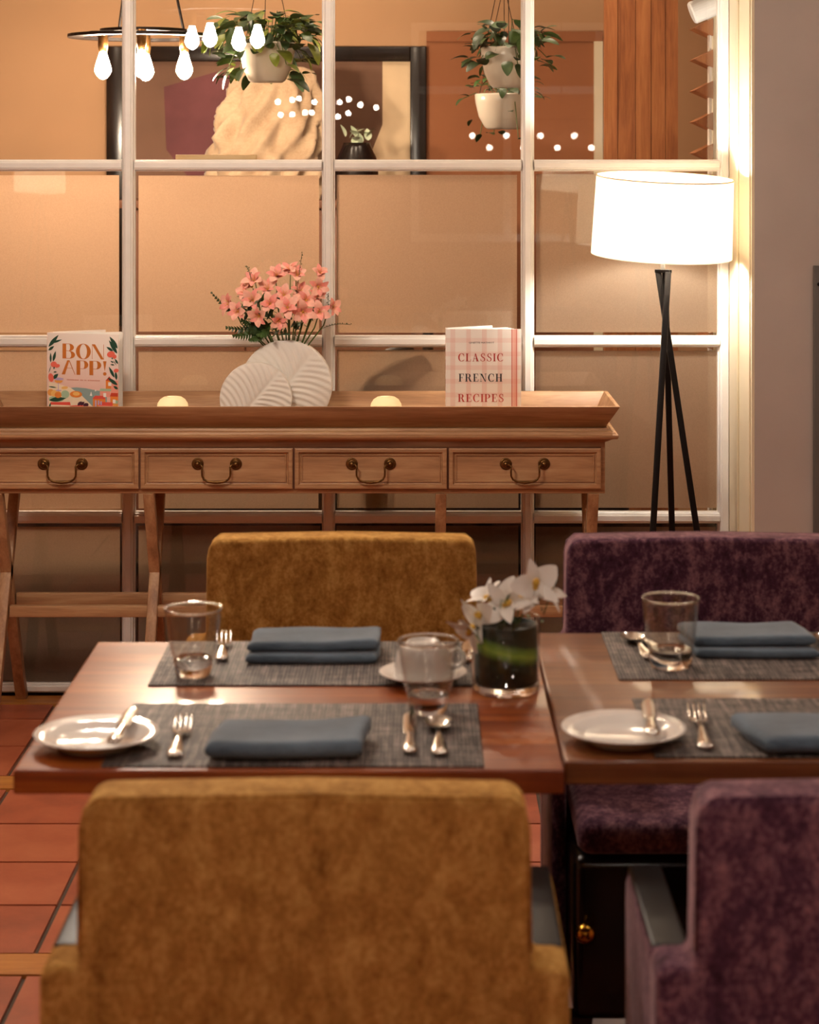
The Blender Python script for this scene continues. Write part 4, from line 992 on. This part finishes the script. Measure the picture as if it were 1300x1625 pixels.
# string of globe bulbs and a candle bar behind the viewer (mirrored as points of light)
def light_bar(loc, label, pts, r, col, strength, nm, top):
    c = empty('light_cluster', loc); tag(c, label, 'chandelier')
    xs = [p[0] for p in pts]
    MB().bar((min(xs)-0.03,0,0.16),(max(xs)+0.03,0,0.16),0.02,0.012).build('rail', M['bronze'], c)
    for x in (min(xs)*0.5, max(xs)*0.5): MB().tube([(x,0,0.16),(x,0,top)],0.004,6).build('hanger_rod', M['bronze'], c)
    bm_ = emit('globe_'+nm, col, strength, 'NONE')
    for (x,y,z) in pts:
        st = MB().tube([(x,y*0.3,0.155),(x,y,z+r)],0.0025,6).build('drop', M['bronze'], c)
        MB().lathe([(0,-r)]+[(r*math.sin(PI*k/8),-r*math.cos(PI*k/8)) for k in range(1,8)]+[(0,r)],14,MX((x,y,z)),False,False).build('bulb', bm_, st, smooth=True)
rr = random.Random(5)
light_bar((-0.57,-1.0,1.80), 'hanging cluster of small globe bulbs mirrored above the left window rail', [(-0.30+0.60*(i%9)/8+rr.uniform(-.02,.02), rr.uniform(-.1,.1), 0.075*(1-abs((i%9)-4)/9)*(1 if i<9 else -0.3)+rr.uniform(-.02,.02)) for i in range(16)], 0.016, WARM2, BEAD_BULB*2, 'cluster', 0.95)
light_bar((0.80,-3.0,1.62), 'hanging bar of candle bulbs mirrored in the right upper panes', [(-0.42+0.121*i,0,0.045 if i%2==0 else -0.04) for i in range(8)], 0.021, WARM, BEAD_BULB, 'bar', 1.13)
# downlights added overhead as unseen fill for the dining room
k = 0
for (x,y,lb) in ((-1.9,3.3,'above the left aisle'),(0.1,1.7,'above the near chairs'),(1.35,3.9,'above the taupe wall side'),(-1.5,0.9,'left of the viewer'),(1.1,0.9,'right of the viewer'),(-0.2,-1.8,'behind the viewer')):
    d = empty('fill_downlight', (x,y,2.75)); tag(d, 'unseen fill downlight added '+lb, 'light', 'added fill downlights')
    ring(MB(),0.075,0.098,-0.008,0.0,32).build('trim_ring', M['whitemetal'], d)
    MB().lathe([(0,-0.0035),(0.075,-0.0035),(0.075,-0.001),(0,-0.001)],12,None,False,False).build('lens', emit('fill_lens_%d'%k, WARM2, ROOM_FILL), d); k += 1

# ------------------------------------------------------------------ beyond the glass
for (x,y,lb) in ((-1.30,6.50,'in the far room, left'),(-0.35,6.45,'in the far room, middle'),(0.45,6.75,'in the far room, right')):  # extra downlights added to brighten the far room and the frosted film
    d = empty('fill_downlight', (x,y,2.9)); tag(d, 'unseen fill downlight added '+lb, 'light', 'added fill downlights')
    ring(MB(),0.075,0.098,-0.008,0.0,32).build('trim_ring', M['whitemetal'], d)
    MB().lathe([(0,-0.0035),(0.075,-0.0035),(0.075,-0.001),(0,-0.001)],12,None,False,False).build('lens', emit('fill_lens_%d'%k, WARM_FAR, FAR_FILL), d); k += 1
# large framed picture
pf = empty('framed_picture', (-0.605,8.28,1.10)); tag(pf, 'large black-framed picture on the tan wall behind the glass', 'picture')
PW, PZ0, PZ1 = 0.635, -0.25, 0.86
for (x0,x1,z0,z1) in ((-PW,-PW+0.065,PZ0,PZ1),(PW-0.065,PW,PZ0,PZ1),(-PW+0.065,PW-0.065,PZ1-0.06,PZ1),(-PW+0.065,PW-0.065,PZ0,PZ0+0.06)):
    MB().box(x0,x1,-0.035,0.018,z0,z1).build('frame_bar', M['black'], pf, bevel=0.004)
can = MB().box(-PW+0.06,PW-0.06,-0.006,0.016,PZ0+0.05,PZ1-0.05).build('canvas', plain('canvas_brown','#7A5A48',0.8,var=0.25,scale=3), pf)
def blob(m, pts, y): m.prism(pts, 0.0015, Matrix(((1,0,0,0),(0,0,-1,y),(0,1,0,0),(0,0,0,1))))
m = MB(); blob(m, [(-0.40,0.45),(-0.28,0.30),(-0.12,0.28),(0.02,0.36),(0.04,0.72),(-0.20,0.76),(-0.41,0.70)], -0.0065); m.build('painted_shape', plain('paint_plum','#6E3E42',0.8,var=0.2,scale=6), can)
m = MB(); blob(m, [(0.40,0.0),(0.57,0.0),(0.57,0.80),(0.46,0.80),(0.46,0.55),(0.42,0.45)], -0.0065); m.build('painted_shape', plain('paint_cream','#E4C9A4',0.8,var=0.05), can)
for (x0,z0,x1,z1) in ((-0.26,0.20,-0.22,0.40),(-0.05,0.25,-0.02,0.60)):
    m = MB(); blob(m, [(x0-0.02,z0),(x0+0.02,z0),(x1+0.02,z1),(x1-0.02,z1)], -0.0075); m.build('painted_shape', plain('paint_dark','#3A2622',0.8), can)
struct(MB().box(-2.0,0.86,5.975,5.995,0,0.475).build('film_shade_board', M['darkfabric']))  # low dark board added to keep far-room light off the bottom panes
# high dark cabinet before the picture, with a draped cushion, a dark vase and a stemmed glass
cb = empty('tall_cabinet', (-0.50,7.95,0)); tag(cb, 'tall brown cabinet below the picture, blurred by the frosted panes', 'cabinet')
MB().box(-0.60,0.62,-0.20,0.20,0.0,1.33).build('body', M['pine_dark'], cb, bevel=0.004)
MB().box(-0.63,0.65,-0.22,0.22,1.33,1.36).build('top', M['pine_dark'], cb, bevel=0.003)
for x in (-0.30,0.01,0.32): MB().box(x-0.152,x+0.152,-0.215,-0.20,0.10,1.30).build('door', M['pine_dark'], cb, bevel=0.003)
def cushion_fn(u, v):
    th = (u-0.5)*2; w_ = 0.215*(1-0.10*(v**2)) * (1.0 if v < 0.55 else math.sqrt(max(0.0,1-((v-0.55)/0.46)**2))*0.75+0.25)
    a = u*2*PI
    fold = 0.030*(1-2*abs(math.sin(3.5*a+5*v+0.7*math.sin(4*v))))*(0.4+0.6*v) + 0.020*(1-2*abs(math.sin(6*a-9*v+1.3))) + 0.010*math.sin(13*a+6*v)
    rx = w_ + fold*0.8; ry = (0.11 + fold)*(1-0.55*v)
    return (rx*math.cos(a)+0.05*v*math.sin(2*v), ry*math.sin(a)-0.02, 0.50*v + 0.015*math.sin(6*a+3)*(v*(1-v)))
m = MB(); m.grid(cushion_fn, 90, 30, closed_u=True); m.f.append(tuple(i*31+30 for i in range(90))); m.m.append(0); m.f.append(tuple(i*31 for i in range(90))); m.m.append(0)
cu_ = m.build('linen_bundle', linen('oat_linen','#94785C','#BCA284'), None, smooth=True, loc=(-0.585,7.86,1.3605)); tag(cu_, 'crumpled oat linen bundle in front of the large picture', 'linen')
dv = empty('round_vase', (-0.235,7.86,1.3605)); tag(dv, 'round black vase of pale green sprigs right of the linen bundle', 'vase')
MB().lathe([(0,0),(0.04,0),(0.072,0.04),(0.082,0.10),(0.074,0.16),(0.055,0.20),(0.050,0.215),(0.046,0.212),(0.05,0.195),(0,0.19)],32,None,False,False).build('body', M['black'], dv, smooth=True)
sg = petal_mesh('sprig_leaf', 0.05, 0.03, 0.1, plain('pale_sprig','#C6D2B4',0.5,var=0.2), 0.2, 0.7)
for k in range(16): place(sg, 'sprig_leaf', dv, (R.uniform(-0.045,0.045),R.uniform(-0.05,0.03),R.uniform(0.19,0.26)), (R.uniform(0.2,1.3),0,R.uniform(0,6.28)))
# pale wooden ledge behind the window rail
lg = MB().box(-0.115,0.115,0,0.028,0.006,0.046).build('wooden_ledge', M['palewood'], None, bevel=0.002, loc=(-0.578,5.917,1.484)); tag(lg, 'short pale wooden ledge fixed behind the upper window rail', 'ledge')
# vertical cedar cladding panel
cp = empty('cedar_screen', (0.83,7.30,0)); tag(cp, 'tall screen of vertical cedar planks behind the right panes', 'screen')
x = -0.18
for k in range(5):
    wd = (0.048,0.062,0.055,0.050,0.045)[k]; MB().box(x,x+wd-0.002,-0.012+0.0012*(k%2),0.02,0.0,2.88).build('plank', M['plank'], cp); x += wd
# cream door frame beside it
dfm = struct(empty('door_1', (0.53,8.28,0)))
MB().box(0.165,0.20,-0.03,0.018,0,1.98).build('door_post', M['jamb'], dfm); MB().box(-0.50,0.20,-0.025,0.018,1.98,2.02).build('door_head', M['farwall2'], dfm)
MB().box(-0.50,0.165,-0.012,0.015,0,1.98).build('door_leaf', M['farwall2'], dfm)
# pale post with wedge-shaped cedar louvres
lp = empty('louvre_post', (0.925,6.42,0)); tag(lp, 'pale post with wedge-shaped cedar louvres behind the right stile', 'louvre')
MB().box(-0.022,0.045,-0.02,0.06,0,2.88).build('post', M['jamb'], lp, bevel=0.002)
MB().box(-0.030,-0.022,-0.012,0.03,0,2.88).build('batten', M['paint'], lp)
for k in range(14):
    z = 1.44+0.0965*k - 0.0965*6
    MB().add([(-0.020,-0.026,z+0.028),(-0.020,-0.026,z-0.028),(-0.078,-0.022,z-0.002),(-0.020,0.10,z+0.028),(-0.020,0.10,z-0.028),(-0.078,0.10,z-0.002)],[(0,2,1),(3,4,5),(0,1,4,3),(1,2,5,4),(2,0,3,5)]).build('louvre', M['plank'], lp)
# white spotlight at the top right
sp = empty('spotlight', (0.850,6.10,1.965)); tag(sp, 'white cylinder spotlight near the top of the right stile', 'spotlight')
c_ = MB().lathe([(0,-0.055),(0.030,-0.055),(0.034,-0.050),(0.034,0.045),(0.030,0.05),(0.026,0.046),(0.026,0.02),(0,0.02)],28,None,False,False).build('can', M['whitemetal'], sp, smooth=False); c_.rotation_euler = (0,math.radians(68),0)
MB().lathe([(0,0.024),(0.024,0.024),(0.024,0.034),(0,0.034)],20,None,False,False).build('reflector', M['brass'], c_)
MB().box(-0.06,0.045,-0.012,0.012,0.036,0.041).build('bracket', M['blackmetal'], sp)
MB().tube([(0,0,0.04),(0,0,0.90)],0.008,8).build('stem', M['whitemetal'], sp)
# hanging plants
def hanging_plant(loc, pr, ph, ceil_z, nleaf, spread, drop, lsz, mats, label, seed):
    r_ = random.Random(seed)
    p = empty('hanging_plant', loc); tag(p, label, 'plant', 'hanging potted plants')
    MB().lathe([(0,0),(pr*0.55,0),(pr*0.66,ph*0.06),(pr*0.86,ph*0.35),(pr*0.98,ph*0.75),(pr,ph*0.96),(pr*0.97,ph),(pr*0.92,ph*0.97),(pr*0.9,ph*0.8),(0,ph*0.8)],36,None,False,False).build('pot', M['pot'], p, smooth=True)
    for k in range(3):
        a = 2*PI*k/3+0.5; MB().tube([(pr*0.97*math.cos(a),pr*0.97*math.sin(a),ph*0.97),(0.005*math.cos(a),0.005*math.sin(a),0.45),(0,0,ceil_z-loc[2])],0.0012,5).build('hanging_wire', M['blackmetal'], p)
    lm = [petal_mesh('leaf', lsz, lsz*0.62, 0.1, mm, 0.35, 0.6) for mm in mats]
    for i in range(nleaf):
        a = r_.uniform(0,2*PI); q = r_.random()
        if q < 0.72:
            rad = spread*math.sqrt(r_.random()); z = ph*1.0 + r_.uniform(0.0,1)*spread*0.75*(1-0.4*rad/spread)
            x, y = rad*math.cos(a), rad*math.sin(a)
        else:
            rad = pr*r_.uniform(1.02,1.5); x, y = rad*math.cos(a), rad*math.sin(a); z = ph - drop*r_.random()
        o = place(lm[i%len(lm)], 'leaf', p, (x,y,z), (r_.uniform(-0.9,0.6),r_.uniform(-0.4,0.4),a-PI/2+r_.uniform(-0.6,0.6)), r_.uniform(0.7,1.25))
        if i % 3 == 0: MB().tube([(x*0.3,y*0.3,ph*0.85),(x*0.7,y*0.7,max(z,ph)*1.02),(x,y,z)],0.0015,5).build('stem', M['stem'], p)
    return p
hanging_plant((-0.475,6.50,1.755), 0.088, 0.125, 2.9, 190, 0.160, 0.12, 0.062, [M['leaf2'],M['leaf'],M['leaf2'],M['leafvar']], 'leafy plant in a hanging pot behind the left upper pane', 21)
hanging_plant((0.277,6.45,1.738), 0.086, 0.125, 2.9, 110, 0.120, 0.06, 0.054, [M['leaf2'],M['leaf']], 'upper hanging plant in glazed pot behind the right muntin', 22)
hanging_plant((0.275,6.72,1.612), 0.095, 0.115, 2.9, 56, 0.105, 0.15, 0.036, [M['leaf2'],M['leaf']], 'lower trailing plant in glazed pot behind the right muntin', 23)
# dark chair and vase close behind the frosted panes (blurred shapes)
bc = empty('angled_stand', (-0.10,5.943,0)); tag(bc, 'dark angled stand blurred behind the frosted pane left of the gingham book', 'stand')
MB().tube([(-0.10,0,0.86),(-0.05,0,0.91),(0.02,0,0.955),(0.08,0,0.985)],[0.02,0.026,0.024,0.016],12).build('arm', M['darkfabric'], bc, smooth=True)
MB().tube([(-0.055,0,0.90),(-0.06,0,0.5),(-0.07,0,0.0)],[0.026,0.026,0.02],12).build('post', M['darkfabric'], bc, smooth=True)
MB().box(-0.16,0.06,-0.024,0.024,0.0,0.025).build('base', M['darkfabric'], bc, bevel=0.004)
st_ = empty('plant_stand', (0.03,6.95,0)); tag(st_, 'dark stand with round jar blurred behind the pane above the gingham book', 'stand')
MB().lathe([(0,0),(0.14,0),(0.14,0.015),(0.02,0.03),(0.018,0.97),(0.09,0.975),(0.09,0.99),(0,0.99)],28,None,False,False).build('pedestal', M['darkfabric'], st_)
MB().lathe([(0,0.99),(0.03,0.99),(0.058,1.03),(0.062,1.07),(0.045,1.12),(0.03,1.14),(0,1.14)],28,None,False,False).build('jar', M['darkfabric'], st_, smooth=True)

bqt = empty('shade_banquette', (0.44,6.45,0)); tag(bqt, 'added banquette blurred behind the lower frosted panes', 'sofa')  # dark seat block added close to the glass to darken the lower film
MB().box(-1.22,0.17,-0.445,-0.30,0.10,0.70).build('backrest', M['darkfabric'], bqt, bevel=0.03, seg=3)
MB().box(-1.22,0.14,-0.30,0.25,0.10,0.42).build('seat', M['darkfabric'], bqt, bevel=0.03, seg=3)
for x in (-1.15,0.07):
    for y in (-0.36,0.19): MB().tube([(x,y,0.10),(x,y,0.0)],[0.022,0.016],12).build('leg', M['black'], bqt)
